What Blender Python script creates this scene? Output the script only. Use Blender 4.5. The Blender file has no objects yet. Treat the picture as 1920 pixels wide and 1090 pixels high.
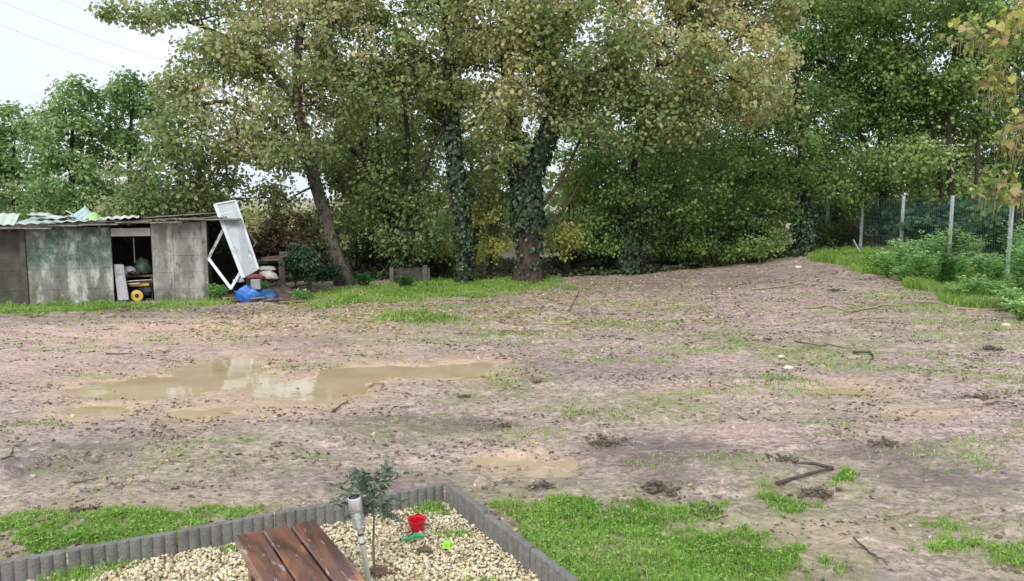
import bpy, math, random
import numpy as np
from mathutils import Vector, Matrix, Quaternion

S = bpy.context.scene
COL = S.collection
# ------------------------------------------------------------------ camera
CAMZ = 2.7
PITCH = math.radians(6.62)
FPX = 1507.0                      # focal length in pixels of the 1920 px wide photograph
cam_d = bpy.data.cameras.new('camera'); cam = bpy.data.objects.new('camera', cam_d); COL.objects.link(cam)
cam.location = (0, 0, CAMZ); cam.rotation_euler = (math.pi/2 - PITCH, 0, 0)
cam_d.sensor_width = 36; cam_d.lens = 36*FPX/1920; cam_d.clip_start = 0.05; cam_d.clip_end = 3000
S.camera = cam
# ------------------------------------------------------------------ world, sun, exposure
SUN_EL, SUN_AZ = math.radians(40), math.radians(200)     # soft light from behind the camera
w = bpy.data.worlds.new('World'); S.world = w; w.use_nodes = True
nt = w.node_tree; nt.nodes.clear()
def wn(t): return nt.nodes.new(t)
sky = wn('ShaderNodeTexSky'); sky.sky_type = 'NISHITA'; sky.sun_disc = False
sky.sun_elevation = SUN_EL; sky.sun_rotation = SUN_AZ; sky.air_density = 1.5; sky.dust_density = 5
sc = wn('ShaderNodeVectorMath'); sc.operation = 'SCALE'; sc.inputs['Scale'].default_value = 0.10
tc = wn('ShaderNodeTexCoord'); mp = wn('ShaderNodeMapping'); mp.inputs['Scale'].default_value = (1, 1, 3.5)
nz = wn('ShaderNodeTexNoise'); nz.inputs['Scale'].default_value = 2.2; nz.inputs['Detail'].default_value = 5
cr = wn('ShaderNodeValToRGB'); cr.color_ramp.elements[0].position = .3; cr.color_ramp.elements[1].position = .75
cr.color_ramp.elements[0].color = (0.55, 0.61, 0.68, 1); cr.color_ramp.elements[1].color = (0.72, 0.76, 0.80, 1)
mx = wn('ShaderNodeMixRGB'); mx.inputs[0].default_value = .93
bg = wn('ShaderNodeBackground'); bg.inputs['Strength'].default_value = 1.0
out = wn('ShaderNodeOutputWorld')
L = nt.links.new
L(sky.outputs[0], sc.inputs[0]); L(tc.outputs['Generated'], mp.inputs[0]); L(mp.outputs[0], nz.inputs[0]); L(nz.outputs[0], cr.inputs[0])
L(sc.outputs[0], mx.inputs[1]); L(cr.outputs[0], mx.inputs[2]); L(mx.outputs[0], bg.inputs[0]); L(bg.outputs[0], out.inputs[0])
sd = bpy.data.lights.new('sun', 'SUN'); sd.energy = 1.5; sd.angle = math.radians(25); sd.color = (1, .97, .92)
sun = bpy.data.objects.new('sun', sd); COL.objects.link(sun)
sv = Vector((math.sin(SUN_AZ)*math.cos(SUN_EL), math.cos(SUN_AZ)*math.cos(SUN_EL), math.sin(SUN_EL)))
sun.rotation_euler = sv.to_track_quat('Z', 'Y').to_euler(); sun.location = (0, -5, 20)
S.view_settings.view_transform = 'Standard'; S.view_settings.look = 'None'
S.view_settings.exposure = 0.68; S.view_settings.gamma = 1
try: S.cycles.max_bounces = 9; S.cycles.diffuse_bounces = 5; S.cycles.transmission_bounces = 8
except Exception: pass

# ------------------------------------------------------------------ geometry of the view
cp, sp = math.cos(PITCH), math.sin(PITCH)
def ray(px, py):
    u = (px-960)/FPX; v = (545-py)/FPX
    return (u, cp + v*sp, -sp + v*cp)
def at(px, py, Y):
    d = ray(px, py); t = Y/d[1]
    return Vector((d[0]*t, Y, CAMZ + d[2]*t))
def flat(px, py, z=0.0):
    d = ray(px, py); t = (z-CAMZ)/d[2]
    return Vector((d[0]*t, d[1]*t, z))

# ------------------------------------------------------------------ numeric noise
def _tab(seed): return np.random.RandomState(seed).rand(65536)
_T = {}
def vnoise(x, y, seed=0):
    if seed not in _T: _T[seed] = _tab(seed)
    T = _T[seed]
    xi = np.floor(x).astype(np.int64); yi = np.floor(y).astype(np.int64)
    fx = x-xi; fy = y-yi; fx = fx*fx*(3-2*fx); fy = fy*fy*(3-2*fy)
    def h(a, b): return T[((a*73856093) ^ (b*19349663)) & 65535]
    return (h(xi, yi)*(1-fx)+h(xi+1, yi)*fx)*(1-fy) + (h(xi, yi+1)*(1-fx)+h(xi+1, yi+1)*fx)*fy
def fbm(x, y, seed=0, o=4):
    a = 0; amp = .5; tot = 0
    for i in range(o):
        a = a + amp*vnoise(x*2**i, y*2**i, seed+i*7); tot += amp; amp *= .5
    return a/tot
def sstep(a, b, x):
    t = np.clip((x-a)/(b-a), 0, 1); return t*t*(3-2*t)

def ell(px, py, rx, ry, s=1, z=0.0):          # an ellipse seen in the photo, turned into metres on the ground
    c = flat(px, py, z); n = flat(px, py+ry, z); f = flat(px, max(py-ry, 440), z)
    return ((c.x), (n.y+f.y)/2, rx*c.y/FPX, abs(f.y-n.y)/2, s)
PUD = [ell(*a) for a in [(300,722,185,21),(415,690,85,20),(455,708,60,18),(565,735,110,28),(640,712,70,24),(740,694,130,15),(860,690,70,16),
        (380,771,64,13),(185,768,60,14)]]
PUD2 = [ell(*a) for a in [(975,868,50,13)]]
PUD3 = [ell(*a, z=.10) for a in [(1585,714,62,10)]]
PUD4 = [ell(*a, z=.05) for a in [(1735,768,45,7)]]
GR = [ell(*a) for a in [(620,561,75,15,1),(720,551,110,17,1.1),(850,541,130,17,1.2),(985,531,70,13,1.2),(780,601,110,17,.7),(900,578,120,14,.4),(560,566,40,8,.7),
     (60,582,110,9,.9),(190,578,80,7,.8),(330,571,60,7,.7),(405,564,40,9,.95),(955,715,38,15,1.0),(1230,762,55,15,.85),(1060,765,50,10,.5),(735,815,45,14,.7),
     (340,850,95,22,.62),(430,833,35,10,.8),(540,865,32,12,.7),(205,910,32,12,.6),(1380,640,28,10,.9),(1210,618,30,10,.55),
     (1440,905,30,24,.8),(1590,910,40,26,.7),(1480,950,75,24,.75),(1850,1020,65,28,.85),(1780,990,110,34,.62),(1590,1060,22,22,.8),(1190,945,22,16,.65),
     (1000,975,95,42,1.3),(965,958,60,34,1.4),(1090,1075,140,50,1.5),(1430,1080,90,40,1.1),(240,1010,230,26,1.1),(60,1030,140,22,1.3),(1150,1035,210,72,1.4),(1370,1055,160,62,1.15),(1260,1000,120,40,1.1),(1040,1040,120,60,1.4),(1240,1110,260,60,1.3),
     (40,1015,150,36,1.15),(230,992,140,26,1.05),(400,972,120,16,.8),(560,950,80,11,.55),(870,745,14,8,.8),(1560,770,60,12,.35),(1060,540,50,8,.6)]]
GR += [ell(*a, z=.2) for a in [(1540,640,70,14,.62),(1590,660,45,10,.55),(1740,578,55,13,.75),(1640,600,60,10,.4),(1230,600,90,14,.35)]]
DAMP = [ell(*a) for a in [(120,850,150,28,1),(60,880,160,20,.8),(800,795,190,18,.9),(1240,850,150,30,1.2),(1010,900,120,20,.7),(700,905,170,22,.8),(1660,850,130,26,.9),
     (1780,900,160,34,1.1),(1250,895,90,16,.9),(80,600,200,12,.6),(300,585,200,10,.8),(560,640,120,12,.4),(1100,690,200,20,.5),(250,800,200,16,.5),(1300,540,280,16,.6),(480,905,200,20,.4)]]
SAND = [ell(*a) for a in [(300,625,380,30,1),(560,600,200,20,.8),(620,655,200,20,.5),(1300,745,140,20,.5),(60,680,160,30,.6),(1550,1000,120,40,.8),(1350,800,120,20,.4),(300,960,260,24,.6)]]
def esum(E, x, y, soft=.55):
    m = np.zeros_like(x)
    for (cx, cy, rx, ry, s) in E:
        d = np.sqrt(((x-cx)/rx)**2+((y-cy)/ry)**2)
        m = np.maximum(m, s*(1-sstep(1-soft, 1+soft, d)))
    return m
def edge_x(y):                                  # where the mud stops and the planted strip by the fence begins
    return 10.35 + .35*np.sin(y*.9) + .25*np.sin(y*2.3) + np.clip((24-y), -10, 6)*.03
def H(x, y, fine=True):
    x = np.asarray(x, float); y = np.asarray(y, float)
    z = .55*sstep(1, 12, x)*sstep(11, 27, y)
    z = z + .16*sstep(7, 9.5, x)*sstep(24, 27, y)*(1-sstep(29, 31, y))
    z = z + .10*sstep(29, 36, y)
    xo, yo = x, y
    x = x+.55*(fbm(x*1.1, y*1.6, 81, 4)-.5); y = y+.9*(fbm(xo*1.0, yo*1.3, 83, 4)-.5)
    pm = np.clip(esum(PUD, x, y, .45)+esum(PUD2, x, y)+esum(PUD3, x, y)+esum(PUD4, x, y), 0, 1)
    near = esum([(a, b, c*1.35+.3, d*1.5+.3, 1) for a, b, c, d, e in PUD], x, y)
    x, y = xo, yo
    z = z + (.09*(fbm(x*.35, y*.35, 3, 3)-.5))*(1-near)
    z = z + .006*near*(1-pm) - .060*pm + .045*(fbm(x*2.4, y*4.2, 85, 4)-.5)*sstep(0, .3, pm)
    z = z + .075*(fbm(x*.9, y*2.0, 11, 4)-.5)*(1-.55*near)
    for (ty, sl, ph) in ((9.3, .05, 0), (10.9, .05, 1), (16.2, -.04, 2), (17.9, -.04, 3)):
        q = (y-(ty+sl*x+.25*np.sin(x*.5+ph)))/.28; z = z - .016*np.exp(-q*q)*(1-near) + .014*np.exp(-(np.abs(q)-1.7)**2*3)*(1-near)
    rid = 1-np.abs(2*fbm(x*1.3+y*.3, y*3.2, 51, 3)-1)
    z = z + .035*(rid-.7)*(1-.8*near)
    if fine:
        z = z + .045*(fbm(x*4.5, y*6, 21, 4)-.5)*(1-.2*pm) + .012*(fbm(x*15, y*17, 23, 3)-.5)*(1-.8*np.maximum(pm, near*.5))
        cl = fbm(x*3.2, y*3.6, 31, 4)
        z = z + .13*np.clip(cl-.63, 0, 1)*(1-near)*2.0
    inner = planter_mask(x, y)
    return z*(1-inner) - .06*inner
# planter outline (corner + two directions)
PC = flat(837, 905, .20); PL = flat(0, 1052, .20); PR = flat(1100, 1098, .20)
dl = Vector((PL.x-PC.x, PL.y-PC.y, 0)).normalized(); dr = Vector((PR.x-PC.x, PR.y-PC.y, 0)).normalized()
def planter_mask(x, y, m=0.0):
    # inside = right of line PC->dl and left of PC->dr
    s1 = (x-PC.x)*dl.y - (y-PC.y)*dl.x; s2 = (x-PC.x)*dr.y - (y-PC.y)*dr.x
    # sign test with a point known to be inside
    ix, iy = PC.x+dl.x+dr.x, PC.y+dl.y+dr.y
    t1 = (ix-PC.x)*dl.y-(iy-PC.y)*dl.x; t2 = (ix-PC.x)*dr.y-(iy-PC.y)*dr.x
    return (sstep(0, .05, s1*np.sign(t1)-m)*sstep(0, .05, s2*np.sign(t2)-m))
def Hs(x, y, fine=True): return float(H(np.array([x]), np.array([y]), fine)[0])
def ground(px, py):                              # the ground point seen at this place in the photograph
    z = 0.0
    for i in range(12):
        p = flat(px, py, z); z = .5*z+.5*Hs(p.x, p.y)
    return Vector((p.x, p.y, Hs(p.x, p.y)))

# ------------------------------------------------------------------ object helpers
def link(o): COL.objects.link(o); return o
def tag(o, label=None, cat=None, group=None, kind=None):
    if label: o['label'] = label
    if cat: o['category'] = cat
    if group: o['group'] = group
    if kind: o['kind'] = kind
    return o
def empty(name, loc=(0,0,0), rz=0, label=None, cat=None, group=None):
    o = bpy.data.objects.new(name, None); o.location = loc; o.rotation_euler = (0, 0, rz); o.empty_display_size = .2
    link(o); return tag(o, label, cat, group)
def mesh_np(name, V, F, mat=None, parent=None, cols=None, smooth=False, attr='Col'):
    """V (n,3); F list of arrays (k,m)"""
    me = bpy.data.meshes.new(name)
    V = np.asarray(V, np.float32)
    Fs = [np.asarray(f, np.int32) for f in (F if isinstance(F, list) else [F]) if len(f)]
    me.vertices.add(len(V)); me.vertices.foreach_set('co', V.ravel())
    nl = sum(f.size for f in Fs); npoly = sum(len(f) for f in Fs)
    me.loops.add(nl); me.polygons.add(npoly)
    me.loops.foreach_set('vertex_index', np.concatenate([f.ravel() for f in Fs]))
    tot = np.concatenate([np.full(len(f), f.shape[1], np.int32) for f in Fs])
    st = np.concatenate([[0], np.cumsum(tot)[:-1]]).astype(np.int32)
    me.polygons.foreach_set('loop_start', st); me.polygons.foreach_set('loop_total', tot)
    if smooth: me.polygons.foreach_set('use_smooth', np.ones(npoly, bool))
    me.update(calc_edges=True)
    if cols is not None:
        a = me.color_attributes.new(attr, 'FLOAT_COLOR', 'POINT')
        c = np.ones((len(V), 4), np.float32); c[:, :cols.shape[1]] = cols
        a.data.foreach_set('color', c.ravel())
    o = bpy.data.objects.new(name, me); link(o)
    if mat: me.materials.append(mat)
    if parent: o.parent = parent
    return o
class MB:
    """collects shapes, builds one mesh"""
    def __init__(s): s.v = []; s.f = []
    def add(s, vs, fs):
        b = len(s.v); s.v += [tuple(v) for v in vs]; s.f += [tuple(i+b for i in f) for f in fs]; return s
    def box(s, c, d, R=None, bev=0.0, jit=0, rnd=None):
        hx, hy, hz = d[0]/2, d[1]/2, d[2]/2
        if bev <= 0:
            vs = [Vector((x*hx, y*hy, z*hz)) for z in (-1, 1) for y in (-1, 1) for x in (-1, 1)]
            fs = [(0,2,3,1),(4,5,7,6),(0,1,5,4),(2,6,7,3),(0,4,6,2),(1,3,7,5)]
        else:
            b = min(bev, hx*.9, hy*.9, hz*.9); vs = []; idx = {}
            for x in (-1, 1):
                for y in (-1, 1):
                    for z in (-1, 1):
                        for ax in range(3):
                            p = [x*(hx-b), y*(hy-b), z*(hz-b)]; p[ax] = (x*hx, y*hy, z*hz)[ax]
                            idx[(x, y, z, ax)] = len(vs); vs.append(Vector(p))
            fs = []
            for ax in range(3):
                o1, o2 = [i for i in range(3) if i != ax]
                for sg in (-1, 1):
                    q = []
                    for a, c2 in ((-1,-1),(1,-1),(1,1),(-1,1)):
                        k = [0,0,0]; k[ax] = sg; k[o1] = a; k[o2] = c2; q.append(idx[(k[0],k[1],k[2],ax)])
                    fs.append(tuple(q))
                for a in (-1, 1):
                    for c2 in (-1, 1):
                        q = []
                        for sg, m in ((-1, o1), (-1, o2), (1, o2), (1, o1)):
                            k = [0,0,0]; k[ax] = sg; k[o1] = a; k[o2] = c2; q.append(idx[(k[0],k[1],k[2],m)])
                        fs.append(tuple(q))
            for x in (-1, 1):
                for y in (-1, 1):
                    for z in (-1, 1): fs.append(tuple(idx[(x,y,z,a)] for a in range(3)))
        if jit: vs = [v+Vector([rnd.uniform(-jit, jit) for _ in range(3)]) for v in vs]
        if R is not None: vs = [R @ v for v in vs]
        c = Vector(c); return s.add([v+c for v in vs], fs)
    def bar(s, a, b, wd, th=None, n=None, bev=0.0):
        """box from a to b"""
        a = Vector(a); b = Vector(b); d = b-a; Lh = d.length; z = d.normalized()
        up = Vector(n) if n else (Vector((0,0,1)) if abs(z.z) < .9 else Vector((0,1,0)))
        x = up.cross(z).normalized(); y = z.cross(x)
        R = Matrix((x, y, z)).transposed()
        return s.box((a+b)/2, (wd, th or wd, Lh), R, bev)
    def tube(s, pts, rads, n=8, caps=True):
        pts = [Vector(p) for p in pts]
        if not hasattr(rads, '__len__'): rads = [rads]*len(pts)
        b = len(s.v); px = None
        for i, p in enumerate(pts):
            d = (pts[min(i+1, len(pts)-1)]-pts[max(i-1, 0)]).normalized()
            if px is None: px = d.orthogonal().normalized()
            px = (px - d*px.dot(d)).normalized(); py = d.cross(px)
            for k in range(n):
                a = 2*math.pi*k/n; s.v.append(tuple(p+(px*math.cos(a)+py*math.sin(a))*rads[i]))
        for i in range(len(pts)-1):
            for k in range(n):
                s.f.append((b+i*n+k, b+i*n+(k+1)%n, b+(i+1)*n+(k+1)%n, b+(i+1)*n+k))
        if caps:
            s.f.append(tuple(b+k for k in reversed(range(n)))); s.f.append(tuple(b+(len(pts)-1)*n+k for k in range(n)))
        return s
    def lathe(s, prof, c=(0,0,0), n=24, R=None):
        b = len(s.v); c = Vector(c)
        for r, z in prof:
            for k in range(n):
                a = 2*math.pi*k/n; v = Vector((r*math.cos(a), r*math.sin(a), z))
                if R is not None: v = R @ v
                s.v.append(tuple(v+c))
        for i in range(len(prof)-1):
            for k in range(n): s.f.append((b+i*n+k, b+i*n+(k+1)%n, b+(i+1)*n+(k+1)%n, b+(i+1)*n+k))
        return s
    def build(s, name, mat=None, parent=None, smooth=False, angle=None):
        me = bpy.data.meshes.new(name); me.from_pydata(s.v, [], s.f); me.update()
        import bmesh
        bm = bmesh.new(); bm.from_mesh(me); bmesh.ops.recalc_face_normals(bm, faces=bm.faces); bm.to_mesh(me); bm.free()
        if smooth:
            me.polygons.foreach_set('use_smooth', [True]*len(me.polygons))
            try: me.set_sharp_from_angle(angle=math.radians(angle or 40))
            except Exception: pass
        o = bpy.data.objects.new(name, me); link(o)
        if mat: me.materials.append(mat)
        if parent: o.parent = parent
        return o

# ------------------------------------------------------------------ materials
def new_mat(name):
    m = bpy.data.materials.new(name); m.use_nodes = True; n = m.node_tree.nodes; n.clear(); return m, m.node_tree
def c4(c): return (c[0], c[1], c[2], 1)
def basic(name, c1, c2=None, scale=8, rough=.6, metal=0, bump=.0, bscale=None, stretch=(1,1,1), detail=6, c3=None, spec=.5, lo=.35, hi=.65, p3=(.55,.7), s3=2.5, trans=0, alpha=1):
    m, t = new_mat(name); N = t.nodes.new; K = t.links.new
    o = N('ShaderNodeOutputMaterial'); p = N('ShaderNodeBsdfPrincipled'); K(p.outputs[0], o.inputs[0])
    p.inputs['Roughness'].default_value = rough; p.inputs['Metallic'].default_value = metal
    p.inputs['Specular IOR Level'].default_value = spec
    if trans: p.inputs['Transmission Weight'].default_value = trans
    if alpha < 1: p.inputs['Alpha'].default_value = alpha
    tc = N('ShaderNodeTexCoord'); mp = N('ShaderNodeMapping'); mp.inputs['Scale'].default_value = stretch
    K(tc.outputs['Object'], mp.inputs[0])
    nz = N('ShaderNodeTexNoise'); nz.inputs['Scale'].default_value = scale; nz.inputs['Detail'].default_value = detail; nz.inputs['Roughness'].default_value = .6
    K(mp.outputs[0], nz.inputs[0])
    r = N('ShaderNodeValToRGB'); r.color_ramp.elements[0].position = lo; r.color_ramp.elements[1].position = hi
    r.color_ramp.elements[0].color = c4(c1); r.color_ramp.elements[1].color = c4(c2 or c1); K(nz.outputs[0], r.inputs[0])
    col = r.outputs[0]
    if c3 is not None:
        n3 = N('ShaderNodeTexNoise'); n3.inputs['Scale'].default_value = s3; n3.inputs['Detail'].default_value = 7; n3.inputs['Roughness'].default_value = .65; K(mp.outputs[0], n3.inputs[0])
        r3 = N('ShaderNodeValToRGB'); r3.color_ramp.elements[0].position = p3[0]; r3.color_ramp.elements[1].position = p3[1]; K(n3.outputs[0], r3.inputs[0])
        x = N('ShaderNodeMixRGB'); K(r3.outputs[0], x.inputs[0]); K(col, x.inputs[1]); x.inputs[2].default_value = c4(c3); col = x.outputs[0]
    K(col, p.inputs['Base Color'])
    if bump:
        nb = N('ShaderNodeTexNoise'); nb.inputs['Scale'].default_value = bscale or scale*3; nb.inputs['Detail'].default_value = 6; K(mp.outputs[0], nb.inputs[0])
        b = N('ShaderNodeBump'); b.inputs['Strength'].default_value = bump; b.inputs['Distance'].default_value = .02; K(nb.outputs[0], b.inputs['Height']); K(b.outputs[0], p.inputs['Normal'])
    return m
def leaf_mat(name, rough=.55, trans=.35, spec=.3):
    m, t = new_mat(name); N = t.nodes.new; K = t.links.new
    o = N('ShaderNodeOutputMaterial'); p = N('ShaderNodeBsdfPrincipled'); tr = N('ShaderNodeBsdfTranslucent'); mx = N('ShaderNodeMixShader')
    a = N('ShaderNodeVertexColor'); a.layer_name = 'Col'
    p.inputs['Roughness'].default_value = rough; p.inputs['Specular IOR Level'].default_value = spec; mx.inputs[0].default_value = trans
    hs = N('ShaderNodeHueSaturation'); hs.inputs['Saturation'].default_value = 1.15; hs.inputs['Value'].default_value = 1.3
    K(a.outputs[0], p.inputs['Base Color']); K(a.outputs[0], hs.inputs['Color']); K(hs.outputs[0], tr.inputs[0])
    K(p.outputs[0], mx.inputs[1]); K(tr.outputs[0], mx.inputs[2]); K(mx.outputs[0], o.inputs[0])
    return m
def vcol_mat(name, rough=.8, bump=.3, bscale=30, spec=.4):
    m, t = new_mat(name); N = t.nodes.new; K = t.links.new
    o = N('ShaderNodeOutputMaterial'); p = N('ShaderNodeBsdfPrincipled'); K(p.outputs[0], o.inputs[0])
    a = N('ShaderNodeVertexColor'); a.layer_name = 'Col'; K(a.outputs[0], p.inputs['Base Color'])
    p.inputs['Roughness'].default_value = rough; p.inputs['Specular IOR Level'].default_value = spec
    tc = N('ShaderNodeTexCoord'); nb = N('ShaderNodeTexNoise'); nb.inputs['Scale'].default_value = bscale; nb.inputs['Detail'].default_value = 5; K(tc.outputs['Object'], nb.inputs[0])
    b = N('ShaderNodeBump'); b.inputs['Strength'].default_value = bump; b.inputs['Distance'].default_value = .01; K(nb.outputs[0], b.inputs['Height']); K(b.outputs[0], p.inputs['Normal'])
    return m

def ground_mat():
    m, t = new_mat('mud_ground'); N = t.nodes.new; K = t.links.new
    o = N('ShaderNodeOutputMaterial'); p = N('ShaderNodeBsdfPrincipled'); K(p.outputs[0], o.inputs[0])
    tc = N('ShaderNodeTexCoord')
    def mapp(sc):
        x = N('ShaderNodeMapping'); x.inputs['Scale'].default_value = sc; K(tc.outputs['Object'], x.inputs[0]); return x.outputs[0]
    def noise(sc, vec, d=7, r=.62):
        x = N('ShaderNodeTexNoise'); x.inputs['Scale'].default_value = sc; x.inputs['Detail'].default_value = d; x.inputs['Roughness'].default_value = r; K(vec, x.inputs[0]); return x.outputs[0]
    def ramp(src, a, b, ca=(0,0,0), cb=(1,1,1)):
        x = N('ShaderNodeValToRGB'); x.color_ramp.elements[0].position = a; x.color_ramp.elements[1].position = b
        x.color_ramp.elements[0].color = c4(ca); x.color_ramp.elements[1].color = c4(cb); K(src, x.inputs[0]); return x.outputs[0]
    def mix(f, a, b, mode='MIX'):
        x = N('ShaderNodeMixRGB'); x.blend_type = mode
        if isinstance(f, float): x.inputs[0].default_value = f
        else: K(f, x.inputs[0])
        for i, c in ((1, a), (2, b)):
            if isinstance(c, tuple): x.inputs[i].default_value = c4(c)
            else: K(c, x.inputs[i])
        return x.outputs[0]
    def math_(op, a, b):
        x = N('ShaderNodeMath'); x.operation = op
        for i, c in ((0, a), (1, b)):
            if isinstance(c, (float, int)): x.inputs[i].default_value = c
            else: K(c, x.inputs[i])
        return x.outputs[0]
    v1 = mapp((1, 1.6, 1)); v2 = mapp((1, 1, 1))
    z = N('ShaderNodeVertexColor'); z.layer_name = 'zone'; sep = N('ShaderNodeSeparateColor'); K(z.outputs[0], sep.inputs[0])
    base = ramp(noise(.7, v1), .32, .68, (.33, .25, .225), (.53, .425, .39))
    base = mix(ramp(noise(3.2, v1, 8, .72), .42, .62), base, (.56, .45, .395))
    base = mix(math_('MULTIPLY', ramp(noise(11, v1, 9, .75), .48, .57), .9), base, (.185, .138, .115))
    base = mix(math_('MULTIPLY', ramp(noise(24, v2, 8, .75), .54, .62), .7), base, (.14, .105, .088))
    base = mix(ramp(noise(5.0, v1, 8, .72), .53, .66), base, (.165, .125, .108))
    base = mix(ramp(noise(2.1, v1, 6, .6), .60, .74), base, (.255, .225, .235))
    base = mix(math_('MULTIPLY', sep.outputs[2], .75), base, mix(ramp(noise(4, v1), .4, .65), (.60, .455, .36), (.44, .33, .265)))
    dm = math_('MULTIPLY', sep.outputs[1], ramp(noise(1.4, v1, 8, .7), .30, .55))
    base = mix(math_('MINIMUM', dm, .85), base, mix(ramp(noise(9, v1), .4, .6), (.12, .092, .085), (.19, .152, .145)))
    gm = math_('MULTIPLY', sep.outputs[0], ramp(noise(6, v2, 9, .75), .34, .54))
    base = mix(math_('MINIMUM', gm, .8), base, mix(ramp(noise(14, v2), .4, .6), (.12, .155, .05), (.24, .25, .115)))
    tanw = math_('MULTIPLY', z.outputs[1], ramp(noise(2.6, v1, 8, .7), .30, .58))
    base = mix(math_('MINIMUM', tanw, .92), base, mix(ramp(noise(7, v1), .4, .65), (.54, .42, .28), (.42, .33, .235)))
    gl = math_('MULTIPLY', ramp(noise(.55, v1, 5, .6), .50, .60), ramp(noise(7, v1, 9, .76), .45, .56))
    base = mix(math_('MULTIPLY', gl, .50), base, (.29, .29, .17))
    gb = math_('MULTIPLY', ramp(noise(.9, v1, 6, .65), .50, .62), ramp(noise(13, v1, 9, .78), .50, .58))
    base = mix(math_('MULTIPLY', gb, .8), base, (.16, .115, .085))
    lt = math_('MULTIPLY', ramp(noise(1.3, v1, 6, .65), .48, .60), ramp(noise(8, v1, 9, .78), .50, .60))
    base = mix(math_('MULTIPLY', lt, .75), base, (.62, .50, .45))
    # crumbs, tiny pale stones and leaf bits
    vo = N('ShaderNodeTexVoronoi'); vo.inputs['Scale'].default_value = 17; K(v2, vo.inputs[0])
    sv_ = N('ShaderNodeSeparateColor'); K(vo.outputs['Color'], sv_.inputs[0])
    spot = math_('MULTIPLY', ramp(vo.outputs['Distance'], .10, .22, (1,1,1), (0,0,0)), ramp(sv_.outputs[0], .80, .84))
    base = mix(math_('MULTIPLY', spot, .7), base, (.50, .42, .32))
    vo2 = N('ShaderNodeTexVoronoi'); vo2.inputs['Scale'].default_value = 13; K(v2, vo2.inputs[0])
    sv2 = N('ShaderNodeSeparateColor'); K(vo2.outputs['Color'], sv2.inputs[0])
    spot2 = math_('MULTIPLY', ramp(vo2.outputs['Distance'], .15, .3, (1,1,1), (0,0,0)), ramp(sv2.outputs[1], .72, .76))
    base = mix(math_('MULTIPLY', spot2, .65), base, (.115, .085, .07))
    hv = N('ShaderNodeHueSaturation'); hv.inputs['Saturation'].default_value = 1.12; hv.inputs['Value'].default_value = 1.18; hv.inputs['Hue'].default_value = .491; K(base, hv.inputs['Color']); base = hv.outputs[0]
    K(base, p.inputs['Base Color'])
    rr = ramp(noise(1.6, v1, 6), .35, .65, (.42,)*3, (.8,)*3)
    rr2 = mix(math_('MINIMUM', math_('MULTIPLY', sep.outputs[1], .8), .8), rr, (.33, .33, .33)); K(rr2, p.inputs['Roughness'])
    p.inputs['Specular IOR Level'].default_value = .45
    h = math_('ADD', math_('MULTIPLY', noise(6, v1, 9, .7), 1.0), math_('MULTIPLY', noise(28, v2, 6, .65), .35))
    h = math_('ADD', h, math_('MULTIPLY', spot2, .25))
    b = N('ShaderNodeBump'); b.inputs['Strength'].default_value = .9; b.inputs['Distance'].default_value = .045; K(h, b.inputs['Height']); K(b.outputs[0], p.inputs['Normal'])
    return m

# ------------------------------------------------------------------ ground sheet
def build_ground():
    r = [0.6]
    while r[-1] < 62: r.append(r[-1]*1.0042 + .0005)
    while r[-1] < 900: r.append(r[-1]*1.12)
    r = np.array(r)
    a = np.concatenate([np.arange(-180, -44, 4), np.arange(-42, 42.01, .25), np.arange(44, 180, 4)]); a = np.radians(a)
    A, Rr = np.meshgrid(a, r); X = Rr*np.sin(A); Y = Rr*np.cos(A)-.6
    Z = H(X, Y)
    # level out far away
    f = sstep(60, 120, Rr); Z = Z*(1-f)+.4*f
    nr, na = X.shape
    V = np.stack([X.ravel(), Y.ravel(), Z.ravel()], 1)
    i = np.arange(nr-1)[:, None]*na; j = np.arange(na)[None, :]; jn = (j+1) % na
    F = np.stack([(i+j), (i+jn), (i+na+jn), (i+na+j)], -1).reshape(-1, 4)[:, ::-1]
    # centre cap
    V = np.vstack([V, [[0, -.6, Hs(0, -.6)]]]); c = len(V)-1
    cap = np.stack([np.arange(na), (np.arange(na)+1) % na, np.full(na, c)], 1)
    x, y = X.ravel(), Y.ravel()
    xw = x+.75*(fbm(x*1.6, y*1.6, 121, 4)-.5)*(1+np.minimum(y, 40)/16); yw = y+.85*(fbm(x*1.5, y*1.7, 123, 4)-.5)*(1+np.minimum(y, 40)/16)
    g = np.maximum(esum(GR, xw, yw, .6), .8*esum([(a_, b_, c_*1.5+.2, d_*1.6+.2, min(e_, .9)) for a_, b_, c_, d_, e_ in GR], x, y, .8)); g = np.maximum(g, sstep(-.1, .3, x-edge_x(y))*sstep(12, 15, y)*1.1); g = np.maximum(g, sstep(31, 34, y)*.8)
    d = np.clip(esum(DAMP, x, y, .6), 0, 1); halo = esum([(a_, b_, c_*1.25+.1, d_*1.4+.15, 1) for a_, b_, c_, d_, e_ in PUD], x, y)
    wood = sstep(26.3, 28.5, y+.12*np.clip(x, -20, 3)*-1+.04*np.clip(x-3, 0, 12)*-1) 
    d = np.maximum(np.maximum(d, halo*.15), wood*1.0)
    far_ = sstep(31, 35, y); d = d*(1-far_); g = np.maximum(g, far_)
    s_ = np.maximum(np.clip(esum(SAND, x, y, .7), 0, 1), esum(PUD, x, y, .6)*.9)*(1-wood)
    cols = np.zeros((len(V), 4), np.float32); cols[:-1, 3] = np.clip(esum([(a_, b_, c_*1.12+.25, d_*1.2+.3, 1) for a_, b_, c_, d_, e_ in PUD]+[(a_, b_, c_*1.3+.15, d_*1.4+.15, 1) for a_, b_, c_, d_, e_ in PUD2+PUD3+PUD4], x, y, .55), 0, 1); cols[:-1, 0] = np.clip(g, 0, 1); cols[:-1, 1] = d; cols[:-1, 2] = s_
    o = mesh_np('ground', V, [F, cap], ground_mat(), cols=cols, smooth=True, attr='zone')
    tag(o, kind='structure')
build_ground()

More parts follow.
